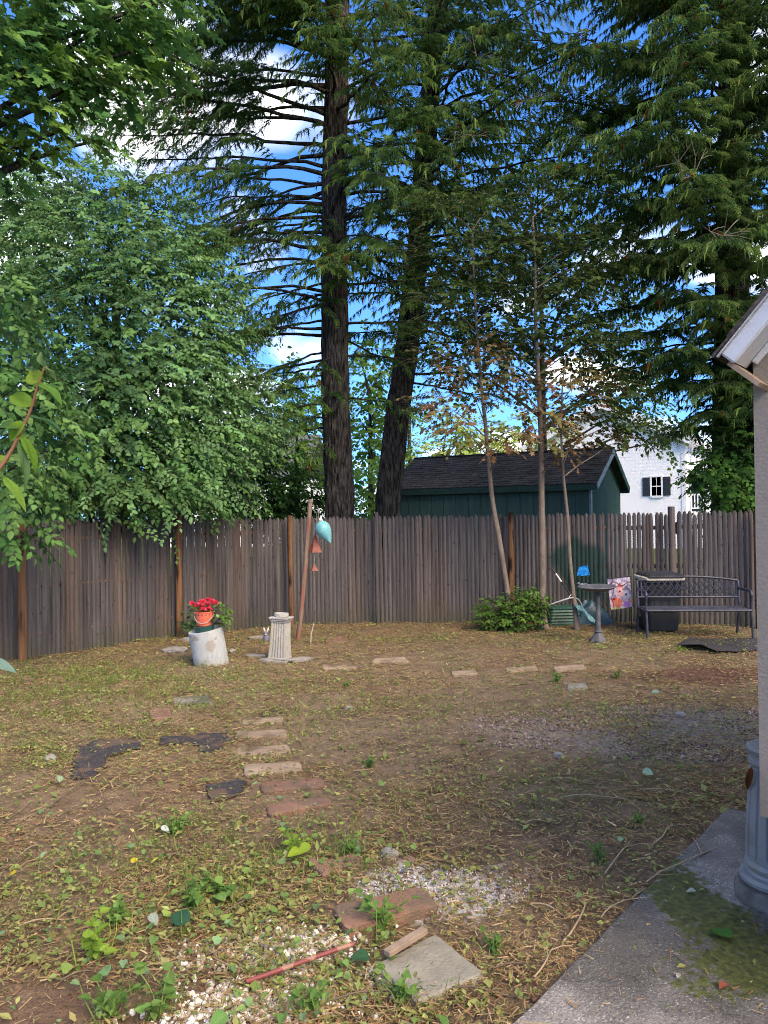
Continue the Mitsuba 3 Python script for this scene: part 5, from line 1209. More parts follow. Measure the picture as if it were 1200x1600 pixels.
# bin
scene['m_bin'] = pri(proc(lambda p, n, uv: mix((.016, .017, .020), (.035, .037, .042), fbm(p.x * 8, p.y * 8, p.z * 5, 3))), .42, .4); scene['m_cream'] = pri(proc(lambda p, n, uv: mix((.34, .31, .24), (.56, .52, .43), fbm(p.x * 14, p.y * 14, p.z * 14, 3))), .5, .4)
bc = P(1030, 950, 10.78); bc[2] = 0
bn = thing('wheeled_bin', 'black wheeled rubbish bin with a cream rim standing behind the bench', 'bin')
def rrect(wx, wy, r, n=6):
    out = []
    for cx, cy, a0 in ((wx - r, wy - r, 0), (-wx + r, wy - r, 90), (-wx + r, -wy + r, 180), (wx - r, -wy + r, 270)):
        for k in range(n): a = math.radians(a0 + 90 * k / (n - 1)); out.append((cx + r * math.cos(a), cy + r * math.sin(a)))
    return np.array(out)
part(bn, 'body', mv(loft([(rrect(.20, .20, .05), .04), (rrect(.205, .205, .05), .06), (rrect(.245, .255, .05), .68), (rrect(.247, .257, .05), .70), (rrect(.262, .272, .05), .705), (rrect(.262, .272, .05), .735)]), rotz(-.05), bc), 'm_bin', smooth=35)
part(bn, 'rim', mv(loft([(rrect(.278, .288, .05), .7355), (rrect(.284, .294, .05), .745), (rrect(.284, .294, .05), .775), (rrect(.27, .28, .05), .785)]), rotz(-.05), bc), 'm_cream', smooth=35)
part(bn, 'lid', mv(loft([(rrect(.262, .285, .05), .7855), (rrect(.264, .287, .05), .805), (rrect(.25, .27, .05), .825), (rrect(.2, .22, .05), .84)]), rotz(-.05) @ rotx(.03), bc + [.01, 0, -.005]), 'm_bin', smooth=35)
part(bn, 'handle', mv(tube(resample([(-.2, .28, .70), (-.2, .34, .74), (.2, .34, .74), (.2, .28, .70)], 14), .014, 8), rotz(-.05), bc), 'm_bin', smooth=True)
for s in (-1, 1):
    part(bn, 'wheel', mv(lathe([(0, -.02), (.085, -.02), (.10, -.012), (.10, .012), (.085, .02), (0, .02)], 20), rotz(-.05) @ roty(math.pi / 2), bc + [s * .19, .19, .10]), 'm_iron', smooth=30)
for k in range(3): part(bn, 'rib', mv(box((-.13 + .1 * k, -.2405, .30), (-.07 + .1 * k, -.228, .60), .004), rotz(-.05) @ rotx(.0), bc + [0, -.001, 0]), 'm_bin')

# bench
scene['m_bench'] = pri(proc(lambda p, n, uv: mix(tuple(S(36, 38, 47)), tuple(S(72, 76, 90)), fbm(p.x * 12, p.y * 12, p.z * 12, 3))), .4, .5, metallic=.3)
bo = G(1012, 1000); bo[2] = 0
bo = bo + [0.02, .42, 0]
Rb = rotz(math.radians(-4))
BL, SH, SD, BH = 1.34, .40, .42, .79
def Bn(m): return mv(m, Rb, bo)
be = thing('garden_bench', 'dark metal garden bench with curved top rail and lattice back before the bin', 'bench')
arch = lambda x: BH - .055 + .055 * math.sin(math.pi * min(max(x / BL, 0), 1))
def tilt_(z): return .05 * (z - SH) / .4
topr = [(x, tilt_(arch(x)), arch(x)) for x in np.linspace(0, BL, 20)]
part(be, 'top_rail', Bn(tube(topr, .017, 8)), 'm_bench', smooth=True)
zl = .515
part(be, 'lower_rail', Bn(tube([(x, tilt_(zl), zl) for x in np.linspace(0, BL, 4)], .015, 8)), 'm_bench', smooth=True)
for x, s in ((.055, 0), (BL - .055, 1)): part(be, 'upright', Bn(bar((x, tilt_(zl), zl), (x, tilt_(.76), .755), .02, .014, (0, 1, 0))), 'm_bench')
dia = []
zlo, zhi = zl, BH - .03
cellw = .085; H_ = zhi - zlo
for k in range(-4, 20):
    for s in (1, -1):
        x0 = .055 + k * cellw * 1.0; pts = []
        for q_ in range(7):
            t = q_ / 6; x = x0 + s * t * H_ * .82 + (0 if s > 0 else H_ * .82); z = zlo + t * H_
            if .055 <= x <= BL - .055 and z < arch(x) - .005: pts.append((x, tilt_(z), z))
        if len(pts) > 1: dia.append(Bn(tube(pts, .0075, 5)))
bkr = part(be, 'back_panel', join(dia), 'm_bench', label='lattice of crossing bars')
ro = []
for i in range(12):
    x = .12 + i * .1
    ro.append(mv(lathe([(.012, -.004), (.022, -.004), (.022, .004), (.012, .004)], 10), Rb @ rotx(math.pi / 2), bo + Rb @ np.array([x, tilt_(.64) - .008, .645])))
part(bkr, 'rosette', join(ro), 'm_bench', kind='stuff')
for k in range(5): part(be, 'seat_slat', Bn(box((.02, -SD + .01 + k * .083, SH - .012), (BL - .02, -SD + .01 + k * .083 + .062, SH), .004)), 'm_bench')
part(be, 'seat_rail', Bn(tube([(x, -SD - .004, SH - .018) for x in np.linspace(0, BL, 4)], .016, 8)), 'm_bench', smooth=True)
for x in (.0, BL):
    part(be, 'leg', Bn(tube(resample([(x, .10, -.02), (x, .045, .2), (x, 0, SH), (x, tilt_(zl), zl), (x, tilt_(BH - .06), BH - .055)], 14), .019, 8)), 'm_bench', smooth=True)
    part(be, 'leg', Bn(tube(resample([(x, -SD - .03, -.02), (x, -SD - .01, .2), (x, -SD + .02, SH + .06), (x, -SD + .0, SH + .17)], 12), .018, 8)), 'm_bench', smooth=True)
    part(be, 'arm', Bn(tube(resample([(x, -SD, SH + .165), (x, -SD + .02, SH + .21), (x, -SD + .1, SH + .235), (x, -.15, SH + .23), (x, .02, SH + .235)], 14), .020, 8)), 'm_bench', smooth=True)
    part(be, 'side_rail', Bn(tube([(x, -SD, SH - .02), (x, .0, SH - .02)], .014, 6)), 'm_bench', smooth=True)

# green tub heap by the slender maples
scene['m_greentub'] = pri(proc(lambda p, n, uv: mix(tuple(S(26, 58, 50)), tuple(S(50, 92, 80)), fbm(p.x * 9, p.y * 9, p.z * 9, 3))), .45, .4); scene['m_greypole'] = pri(S(140, 142, 146), .4, .5); scene['m_teal'] = pri(proc(lambda p, n, uv: mix(tuple(S(40, 82, 92)), tuple(S(110, 148, 152)), fbm(p.x * 16, p.y * 16, p.z * 16, 3))), .4, .5)
tc = onto(884, 978) + [0, .22, 0]
tk = thing('plastic_tub', 'dark green ribbed plastic tub turned upside down behind the thin maples', 'tub')
secs = [(rrect(.27, .2, .05), -.02), (rrect(.27, .2, .05), .03)]
for k in range(5): z = .03 + k * .045; q_ = 1 - k * .035; secs += [(rrect(.262 * q_, .192 * q_, .05), z + .004), (rrect(.250 * q_, .182 * q_, .05), z + .02), (rrect(.250 * q_, .182 * q_, .05), z + .026), (rrect(.258 * q_, .19 * q_, .05), z + .042)]
secs += [(rrect(.2, .14, .05), .275)]
part(tk, 'body', mv(loft(secs), rotz(.05), tc), 'm_greentub', smooth=30)
pk = thing('handle_frame', 'bent pale grey tube frame lying across the green tub', 'frame')
part(pk, 'tube', tube(resample([P(858, 946, 11.0), P(876, 939, 11.0), P(893, 934, 11.05), P(902, 936, 11.2), P(910, 948, 11.3)], 20), .012, 8), 'm_greypole', smooth=True)
part(pk, 'tube', tube(resample([P(889, 934, 11.05), P(893, 929, 11.1), P(898, 936, 11.15), P(902, 945, 11.2)], 12), .009, 8), 'm_greypole', smooth=True)
tp = thing('folded_tarp', 'teal crumpled plastic strip sloping down right of the green tub', 'tarp')
a = resample([P(897, 944, 11.1), P(908, 951, 11.0), P(920, 963, 10.9), P(929, 972, 10.85)], 24)
v = []
rg = np.random.default_rng(81)
for k, p in enumerate(a):
    for s in np.linspace(-1, 1, 9): v.append(p + np.array([s * .035, s * .05 + .0, .022 * math.sin(s * 5 + k * .5) + rg.normal(0, .004)]))
f = np.array([(i * 9 + j, i * 9 + j + 1, i * 9 + j + 10, i * 9 + j + 9) for i in range(23) for j in range(8)])
part(tp, 'strip', (np.array(v), f), 'm_teal', smooth=True)
tb = thing('blue_tarp', 'dark blue green tarpaulin heaped against the fence behind the birdbath', 'tarp')
nx, ny = 26, 18; v = []
c0 = G(925, 975); c0[2] = 0
for i in range(nx):
    for j in range(ny):
        x, y = (i / (nx - 1) - .5), (j / (ny - 1) - .5)
        h_ = .34 * max(0, 1 - (2 * x) ** 2) ** .6 * max(0, 1 - (2 * y) ** 2) ** .6
        v.append(c0 + [x * .62, .02 + y * .34, -.02 + h_ * (.7 + .7 * meshkit.fbm(np.array([x * 6, y * 6, 1.0]), 3, 4))])
f = np.array([(i * ny + j, (i + 1) * ny + j, (i + 1) * ny + j + 1, i * ny + j + 1) for i in range(nx - 1) for j in range(ny - 1)])
scene['m_bluetarp'] = pri(proc(lambda p, n, uv: mix((.012, .04, .06), (.03, .085, .12), fbm(p.x * 15, p.y * 15, p.z * 15, 3))), .45, .4)
part(tb, 'sheet', (np.array(v), f), 'm_bluetarp', smooth=True)
bh = thing('long_handled_brush', 'black and white brush handle leaning on the fence behind the maples', 'broom')
a_, b_ = P(892, 930, 11.35), P(866, 893, 11.62)
part(bh, 'handle', tube([a_ + (b_ - a_) * t for t in (-.45, 0, .55)], .011, 8), 'm_bin', smooth=True)
part(bh, 'grip', tube([a_ + (b_ - a_) * .551, a_ + (b_ - a_) * .9], .013, 8), 'm_figwhite', smooth=True, label='white grip')
part(bh, 'end', tube([a_ + (b_ - a_) * .901, b_, b_ + [-.03, 0, .05]], [.014, .012, .006], 8), 'm_bin', smooth=True)
rgk = thing('blue_rag', 'bright blue crumpled rag pinned to the fence above the birdbath', 'rag')
nx, ny = 14, 12; v = []
c0 = P(910, 891.5, 11.62)
for i in range(nx):
    for j in range(ny):
        x, z = i / (nx - 1) - .5, j / (ny - 1) - .5
        hgt = .9 + .5 * meshkit.fbm(np.array([x * 7, 2., 3.]), 2, 3)
        v.append(c0 + [x * .15 * (1.1 - .5 * z), -.03 - .05 * meshkit.fbm(np.array([x * 9, z * 7, 1.5]), 3, 6), z * .12 * hgt + .03 * x * (z > .2)])
f = np.array([(i * ny + j, (i + 1) * ny + j, (i + 1) * ny + j + 1, i * ny + j + 1) for i in range(nx - 1) for j in range(ny - 1)])
scene['m_bluerag'] = diffuse(proc(lambda p, n, uv: mix(tuple(S(20, 92, 170)), tuple(S(52, 142, 214)), fbm(p.x * 30, p.y * 30, p.z * 30, 3))))
part(rgk, 'cloth', (np.array(v), f), 'm_bluerag', smooth=True)

# fluted grey column pedestal at the house corner
scene['m_column'] = bump(pri(proc(lambda p, n, uv: mix(mix((.122, .130, .138), (.195, .205, .213), fbm(p.x * 9, p.y * 9, p.z * 5, 4)), (.13, .125, .11), smoothstep(.56, .75, fbm(p.x * 14, p.y * 14, p.z * 10, 3)) * .7 + (1 - smoothstep(.02, .16, p.z)) * .35)), .42, .4), lambda p, n, uv: fbm(p.x * 40, p.y * 40, p.z * 40, 3), .002)
scene['m_colfoot'] = bump(diffuse(proc(lambda p, n, uv: mix((.05, .045, .04), (.20, .19, .175), fbm(p.x * 25, p.y * 25, p.z * 25, 4)))), lambda p, n, uv: noise(p.x * 120, p.y * 120, p.z * 120), .005)
cp = G(1218, 1418); cp[2] = .036
ck = thing('fluted_column', 'blue grey fluted column pedestal on a round foot at the right edge by the house', 'column')
part(ck, 'foot', mv(lathe([(0, 0), (.168, 0), (.172, .012), (.168, .05), (.160, .066), (.145, .070), (0, .070)], 56, lambda r, z, th: r * (1 + .012 * np.sign(np.sin(th * 28)) * (z < .06) * (z > .005))), None, cp), 'm_colfoot', smooth=30)
part(ck, 'base_ring', mv(lathe([(0, .0705), (.140, .0705), (.150, .078), (.152, .092), (.142, .106), (.124, .112), (.120, .122), (.128, .134), (.132, .148), (.126, .162), (.118, .168), (0, .169)], 48), None, cp), 'm_column', smooth=35)
part(ck, 'shaft', mv(lathe([(0, .1695), (.124, .17), (.127, .20), (.126, .26), (.120, .36), (.112, .46), (.106, .54), (.104, .555), (0, .556)], 112, lambda r, z, th: r * (1 - .07 * (np.abs(np.sin(th * 8)) ** .7 < .55) * ((z > .19) & (z < .545)) * (1 - (np.abs(np.sin(th * 8)) ** .7 / .55) ** 2))), None, cp), 'm_column', smooth=40)
part(ck, 'neck_ring', mv(lathe([(0, .5565), (.104, .557), (.112, .566), (.112, .578), (.105, .586), (.106, .600), (.116, .612), (.119, .626), (.116, .632), (.100, .630), (0, .628)], 48), None, cp), 'm_column', smooth=35)
scene['m_brownleaf'] = diffuse(attr())
cr = thing('dead_leaf', 'curled brown dead leaf caught on the left side of the column top', 'leaf')
big_leaf(cr, cp + [-.12, -.03, .56], cp + [-.150, -.03, .46], .028, np.array([-.6, -.8, .1]), S(86, 52, 34), m='m_brownleaf', curl=.5)

# ------------------------------------------------------------------ litter, weeds and grass
rg = np.random.default_rng(91)
def in_slab(x, y):
    r = np.stack([x - ps[0], y - ps[1]], -1)
    return (r @ Vv[:2] > -.01) & (r @ U[:2] < 2.26) & (r @ U[:2] > -2.3)
def yard_points(n, rng, lo=2.05, hi=12.3, pw=1.0):
    'points of the yard in front of the fence, spread over the ground with more near the camera when pw > 1'
    y = lo + (hi - lo) * rng.random(n) ** pw
    x = rng.uniform(-1, 1, n) * np.minimum(.56 * y + .35, 5.2)
    fence_y = np.interp(x, np.r_[np.array(left_line)[:, 0], np.array(back_line)[1:, 0]], np.r_[np.array(left_line)[:, 1], np.array(back_line)[1:, 1]])
    ok = (y < fence_y - .03)
    return x[ok], y[ok]
def dens(x, y, f, seed, lo, hi):
    q = np.stack([x * f, y * f, x * 0], -1)
    return np.clip((meshkit.fbm(q, 3, seed) - lo) / (hi - lo), 0, 1)
import shapely
def free(x, y, keep=.26):
    'False for most points on slabs and mats, which stick out of the litter'
    ins = np.zeros(len(x), bool)
    pts = shapely.points(x, y)
    for pg in CLEAR:
        shapely.prepare(pg); ins |= shapely.contains(pg, pts)
    return ~ins | (np.random.default_rng(5).random(len(x)) < keep)
def gauss(x, y, c, sx, sy): return np.exp(-(((x - c[0]) / sx) ** 2 + ((y - c[1]) / sy) ** 2))
GR = gauss
bare = lambda x, y: np.clip(1.25 * gauss(x, y, G(60, 1570), .35, .2) + gauss(x, y, G(180, 1250), .8, .35) + 1.0 * gauss(x, y, c_red, .8, .4) + .8 * gauss(x, y, G(760, 1150), .6, .6) + .8 * gauss(x, y, G(770, 1450), .5, .3) + .8 * gauss(x, y, G(820, 1310), .7, .4), 0, 1)
green = lambda x, y: np.clip(1.2 * gauss(x, y, G(110, 1075), 1.6, 1.3) + .9 * gauss(x, y, G(60, 1170), .8, .5) + .9 * gauss(x, y, G(420, 1320), .9, .5) + .9 * gauss(x, y, G(300, 1400), 1.0, .45) + .8 * gauss(x, y, G(480, 1520), .6, .25) + .5 * gauss(x, y, G(870, 1110), .5, .5) + .55 * gauss(x, y, G(600, 1000), 3.0, .5) + .5 * gauss(x, y, G(1000, 1010), 1.2, .6) + .35 * gauss(x, y, G(500, 1100), 1.5, 1.2), 0, 1)

# straw and clippings
x, y = yard_points(330000, rg, pw=1.25)
k = free(x, y) & (rg.random(len(x)) < (.22 + .78 * dens(x, y, 2.0, 3, .38, .65)) * (1 - .75 * bare(x, y)) * np.where(in_slab(x, y), .02, 1))
x, y = x[k], y[k]; n = len(x)
L = np.exp(rg.normal(math.log(.021), .6, n)).clip(.006, .17)
a = rg.uniform(0, 2 * np.pi, n)
D = np.c_[np.cos(a), np.sin(a), rg.normal(.05, .12, n)]
STR = [S(168, 144, 106), S(140, 112, 80), S(120, 88, 62), S(186, 168, 130), S(92, 66, 50), S(136, 130, 80), S(110, 78, 58)]
lift = np.where(in_slab(x, y), .040, .012)
m, c = scatter(STRIP, np.c_[x, y, gz(x, y) * np.where(in_slab(x, y), 0, 1) + lift + rg.random(n) * .012], D, np.c_[rg.normal(0, .5, (n, 2)), np.ones(n)], L, np.clip(L * .12, .0014, .0042) * rg.uniform(.6, 1.4, n) * (1 + .06 * y), pick(rg, STR, n, .2))
solo('dry_clippings', m, 'm_litter', 'dry straw and grass clippings strewn over the yard', 'straw', color=c, kind='stuff')

# cut green and yellowing leaf bits
x, y = yard_points(360000, rg, pw=1.15)
gk = green(x, y)
k = free(x, y) & (rg.random(len(x)) < (1 - .6 * np.clip(gauss(x, y, G(420, 1555), .22, .12) + gauss(x, y, G(480, 1490), .2, .1), 0, 1)) * (.20 + .80 * gk) * np.clip(y / 5.0, .5, 1) * (.25 + .75 * dens(x, y, 2.6, 7, .36, .62)) * (1 - .8 * bare(x, y)) * np.where(in_slab(x, y), .02, 1))
x, y = x[k], y[k]; n = len(x)
CUT = [S(128, 146, 78), S(160, 168, 104), S(100, 124, 64), S(176, 172, 116), S(118, 138, 84), S(146, 132, 80)]
a = rg.uniform(0, 2 * np.pi, n)
s = np.exp(rg.normal(math.log(.019), .45, n)).clip(.007, .06)
lift = np.where(in_slab(x, y), .042, .012)
m, c = scatter(RHOMB, np.c_[x, y, gz(x, y) * np.where(in_slab(x, y), 0, 1) + lift + rg.random(n) * .02], np.c_[np.cos(a), np.sin(a), rg.normal(.1, .35, n)], np.c_[rg.normal(0, .45, (n, 2)), np.ones(n)], s, s * rg.uniform(.35, .75, n), pick(rg, CUT, n, .2))
solo('leaf_litter', m, 'm_leaf', 'cut green and yellowing leaves scattered over the soil', 'leaves', color=c, kind='stuff')

# grass blades and low weeds standing up
x, y = yard_points(90000, rg, pw=1.2)
gk = green(x, y)
tall = gauss(x, y, G(110, 1065), 1.5, 1.2)
k = rg.random(len(x)) < (.02 + .75 * gk ** 1.5) * (.15 + .85 * dens(x, y, 3.2, 12, .42, .62)) * (1 - .8 * bare(x, y)) * np.where(in_slab(x, y), 0, 1)
k &= free(x, y)
x, y, tall = x[k], y[k], tall[k]; n = len(x)
h = np.exp(rg.normal(math.log(.055), .4, n)).clip(.02, .17) * (1 + .7 * tall)
m, c = scatter(BLADE, np.c_[x, y, gz(x, y) - .004], np.c_[rg.normal(0, .45, (n, 2)), np.ones(n)], rand_unit(rg, n) * [1, 1, .2], h, np.clip(.0035 + .0004 * y, 0, .01) * rg.uniform(.7, 1.3, n), pick(rg, [S(92, 122, 56), S(120, 146, 72), S(76, 104, 46), S(150, 150, 84)], n, .15))
solo('grass', m, 'm_leaf', 'short green grass and weed shoots in patches', 'grass', color=c, kind='stuff')

# moss cushions and small ivy leaves in the near ground
cxs = []
for (px, py, sx, sy, nn) in [(120, 1500, .16, .08, 26), (200, 1480, .12, .08, 18), (360, 1470, .22, .12, 44), (300, 1400, .3, .12, 40), (330, 1570, .35, .08, 60), (480, 1500, .16, .08, 30), (560, 1500, .1, .06, 20), (600, 1440, .08, .05, 18), (450, 1350, .25, .12, 50), (540, 1320, .2, .12, 40), (250, 1330, .4, .12, 50), (420, 1300, .4, .14, 50), (100, 1340, .4, .14, 44), (620, 1570, .08, .05, 16), (510, 1580, .2, .06, 30), (200, 1560, .15, .05, 14), (80, 1440, .25, .1, 30), (600, 1330, .25, .1, 26)]:
    c_ = G(px, py); nn = int(nn * .62); cxs.append(np.c_[rg.normal(c_[0], sx, nn), rg.normal(c_[1], sy * 2.0, nn)])
xy = np.vstack(cxs); n = len(xy)
a = rg.uniform(0, 2 * np.pi, n); s = rg.uniform(.014, .042, n)
m, c = scatter(HEART, np.c_[xy, gz(xy[:, 0], xy[:, 1]) + rg.uniform(.012, .06, n)], np.c_[np.cos(a), np.sin(a), rg.normal(-.1, .3, n)], np.c_[rg.normal(0, .35, (n, 2)), np.ones(n)], s, s * .9, pick(rg, [S(100, 134, 66), S(128, 158, 88), S(84, 116, 66), S(150, 172, 84), S(120, 150, 120)], n, .15))
solo('ground_ivy', m, 'm_leaf', 'small heart-shaped ground ivy leaves among the near weeds', 'ivy', color=c, kind='stuff')

# white pebbles, and the grey gravel patch
def pebbles(name, pts, size, cols, label, seed, sub=1):
    r = np.random.default_rng(seed)
    b = trimesh.creation.icosphere(sub, 1.0); bv, bf = np.array(b.vertices), np.array(b.faces)
    n = len(pts)
    R = np.stack([unit(r.normal(size=(n, 3))) for _ in range(2)], 1)
    e1_ = R[:, 0]; e2_ = unit(R[:, 1] - (R[:, 1] * e1_).sum(1, keepdims=True) * e1_); e3_ = np.cross(e1_, e2_)
    M = np.stack([e1_, e2_, e3_], 2)
    sc3 = size * np.exp(r.normal(0, .3, (n, 1))) * r.uniform(.55, 1.1, (n, 3))
    jit = 1 + r.normal(0, .10, (n, len(bv), 1))
    v = np.einsum('nij,nkj->nki', M, bv[None] * sc3[:, None] * jit) + np.c_[pts, gz(pts[:, 0], pts[:, 1]) + size * r.uniform(.0, .8, n)][:, None]
    f = bf[None] + (np.arange(n) * len(bv))[:, None, None]
    c = pick(r, cols, n, .12)
    return solo(name, (v.reshape(-1, 3), f.reshape(-1, 3)), 'm_pebble', label, 'gravel', color=np.repeat(np.clip(c, 0, .85), len(bv), axis=0), smooth=True, kind='stuff')
pt = []
for (px, py, sx, sy, nn) in [(375, 1560, .10, .035, 420), (440, 1570, .10, .04, 420), (470, 1510, .12, .06, 430), (400, 1480, .13, .05, 260), (525, 1550, .08, .05, 200), (350, 1590, .14, .03, 260), (500, 1470, .08, .04, 140), (330, 1500, .10, .05, 90)]:
    c_ = G(px, py); nn = int(nn * .9); pt.append(np.c_[rg.normal(c_[0], sx, nn), rg.normal(c_[1], sy * 1.3, nn)])
pebbles('white_pebbles', np.vstack(pt), .0095, [S(220, 216, 208), S(198, 194, 186), S(228, 226, 220), S(170, 156, 140)], 'patch of small white pebbles in the near foreground', 5, 0)
th = rg.uniform(0, 2 * np.pi, 9000); rr = np.sqrt(rg.random(9000)) * 1.05
gp_ = np.c_[c_grav[0] + 1.45 * rr * np.cos(th), c_grav[1] + .72 * rr * np.sin(th)]
gp_ = gp_[rg.random(len(gp_)) < dens(gp_[:, 0], gp_[:, 1], 3, 5, .36, .66)]
pebbles('gravel', gp_, .0098, [S(156, 138, 124), S(124, 104, 92), S(184, 170, 156), S(100, 80, 68)], 'patch of grey gravel and chips on the right side of the yard', 6, 0)
th = rg.uniform(0, 2 * np.pi, 1400); rr = rg.random(1400) ** .9
ga_ = np.c_[c_ash[0] + .40 * rr * np.cos(th), c_ash[1] + .24 * rr * np.sin(th)]
pebbles('white_chips', ga_, .0045, [S(206, 204, 204), S(180, 178, 176)], 'scatter of fine white chips behind the red brick paver', 7, 0)

x, y = yard_points(16000, rg, pw=1.5)
k = free(x, y, .1) & ~in_slab(x, y) & (rg.random(len(x)) < .25 + .75 * dens(x, y, 3.5, 33, .42, .6))
pebbles('soil_crumbs', np.c_[x[k], y[k]][:2600], .0066, [S(96, 72, 56), S(124, 96, 74), S(76, 56, 44), S(150, 128, 108)], 'crumbs of brown soil and tiny stones on the bare patches', 9, 0)
# twigs one can pick out
TW = [(0, 1395, 55, 1330, 'left edge below the rubber mats'), (10, 1375, 95, 1352, 'left edge, short and nearly level'), (78, 1265, 165, 1205, 'soil just below the large dark mat'), (175, 1215, 268, 1203, 'soil right of the large dark mat'), (90, 1285, 110, 1262, 'bare soil left, a very short one'), (0, 1442, 90, 1400, 'soil at the left edge near the weeds'), (30, 1450, 125, 1432, 'soil left of the pebbles, straight and pale'), (185, 1417, 262, 1393, 'soil above the heart-shaped leaf'), (340, 1440, 470, 1385, 'soil behind the white pebbles, long and thin'), (95, 1535, 160, 1515, 'muddy patch at the lower left'), (520, 1575, 640, 1545, 'mud left of the grey diamond paver'),
      (770, 1520, 840, 1512, 'mud right of the grey diamond paver'), (700, 1555, 810, 1562, 'mud below the grey diamond paver'), (835, 1540, 870, 1470, 'soil beside the near patio edge'), (830, 1420, 890, 1440, 'soil left of the patio corner'), (880, 1480, 925, 1390, 'soil leaning towards the patio edge'), (945, 1370, 990, 1310, 'soil left of the moss'), (1020, 1330, 1060, 1285, 'soil by the far patio corner'), (860, 1222, 940, 1230, 'mossy ground right of centre, pale and straight'), (820, 1294, 875, 1289, 'soil right of centre, short and yellow'), (880, 1255, 1000, 1250, 'ground before the gravel patch'), (1000, 1240, 1100, 1246, 'ground right of the gravel patch'), (780, 1410, 810, 1350, 'dark soil right of the white chips'), (700, 1330, 760, 1320, 'soil above the white chips'), (1010, 1385, 1135, 1325, 'moss at the patio edge, long, bent and pale'),
      (860, 1030, 900, 1028, 'soil in front of the slender maples'), (60, 1325, 20, 1345, 'left edge by the yellow leaf'), (600, 1300, 640, 1335, 'soil behind the small brown stone'), (940, 1440, 1010, 1400, 'patio edge, thin and dark'), (150, 1245, 190, 1222, 'soil between the dark mats')]
scene['m_twigbrown'] = speck((.16, .11, .075), .5, 30); scene['m_twigpale'] = speck((.34, .26, .16), .4, 30)
for k, (xa, ya, xb_, yb_, lb) in enumerate(TW):
    pale = any(w_ in lb for w_ in ('pale', 'yellow', 'patio', 'gravel', 'moss'))
    a_, b_ = G(xa, ya), G(xb_, yb_); n = 9; t = np.linspace(0, 1, n)[:, None]
    L = np.linalg.norm(b_ - a_)
    p = a_ + (b_ - a_) * t; nrm = np.array([-(b_ - a_)[1], (b_ - a_)[0], 0]) / max(L, 1e-6)
    p = p + nrm * (np.sin(t * 3.1) * rg.normal(0, .05) + np.sin(t * 7) * rg.normal(0, .014)) * L
    p[:, 2] = gz(p[:, 0], p[:, 1]) * ~in_slab(p[:, 0], p[:, 1]) + np.where(in_slab(p[:, 0], p[:, 1]), .043, .020) + .012 * np.sin(t[:, 0] * 5)
    ms = [tube(p, np.linspace(.0042, .002, n) * (1.1 if L > .35 else .85), 6)]
    if L > .2:
        q_ = p[5]; dd = unit(b_ - a_) * .7 + nrm * rg.choice([-.7, .7]); ms.append(tube([q_, q_ + dd * L * .16 + [0, 0, .008], q_ + dd * L * .28 + [0, 0, .002]], [.003, .0025, .0015], 5))
    solo('twig', join(ms), 'm_twigpale' if pale else 'm_twigbrown', ('pale' if pale else 'brown') + ' twig lying on the ' + lb, 'twig', smooth=True)

# single leaves one can pick out
LF = [(20, 1366, .05, S(186, 166, 56), 'bright yellow fallen leaf at the left edge'), (92, 1218, .08, S(150, 176, 140), 'pale green fallen leaf left of the dark mat'), (282, 1437, .12, S(56, 92, 72), 'large dark blue green leaf in the left foreground'), (240, 1438, .07, S(150, 162, 148), 'silvery upturned leaf left of the dark blue green leaf'), (165, 1520, .09, S(120, 156, 104), 'pale green leaf at the lower left'), (70, 1335, .06, S(150, 172, 128), 'light green leaf near the yellow leaf'), (345, 1405, .10, S(120, 154, 84), 'broad green leaf behind the white pebbles'),
      (460, 1335, .10, S(142, 164, 58), 'vivid lime leaf in the weeds'), (475, 1328, .09, S(136, 160, 60), 'second vivid lime leaf, right of the first'), (562, 1497, .09, S(58, 92, 66), 'dark green leaf by the grey diamond paver'), (398, 1085 + 140, .05, S(140, 166, 120), 'small pale leaf by the stepping stones'), (258, 1296, .06, S(190, 200, 192), 'whitish leaf in the weeds at left'), (1025, 1082, .09, S(150, 178, 150), 'pale leaf on the reddish soil below the bench'), (1013, 1208, .09, S(160, 184, 150), 'pale leaf on the mossy ground at right'), (970, 1312, .05, S(150, 176, 140), 'pale leaf near the patio moss'), (1126, 1462, .12, S(70, 108, 54), 'large green leaf on the patio by the column'),
      (1130, 1541, .05, S(150, 88, 70), 'small reddish brown leaf on the patio'), (1080, 1393, .05, S(170, 172, 160), 'whitish dry leaf on the patio moss'), (210, 1345, .05, S(190, 176, 60), 'small yellowish leaf in the left weeds'), (243, 1345, .05, S(196, 190, 80), 'light yellow leaf right of the small yellowish one'), (1060, 1525, .03, S(176, 168, 150), 'tiny pale leaf in the middle of the patio'), (905, 1400, .05, S(120, 140, 90), 'green leaf on the soil left of the patio'), (340, 1605 - 8, .09, S(110, 148, 84), 'green leaf at the bottom edge below the pebbles'), (690, 1345 + 250, .06, S(96, 132, 70), 'green leaf at the bottom edge below the diamond paver')]
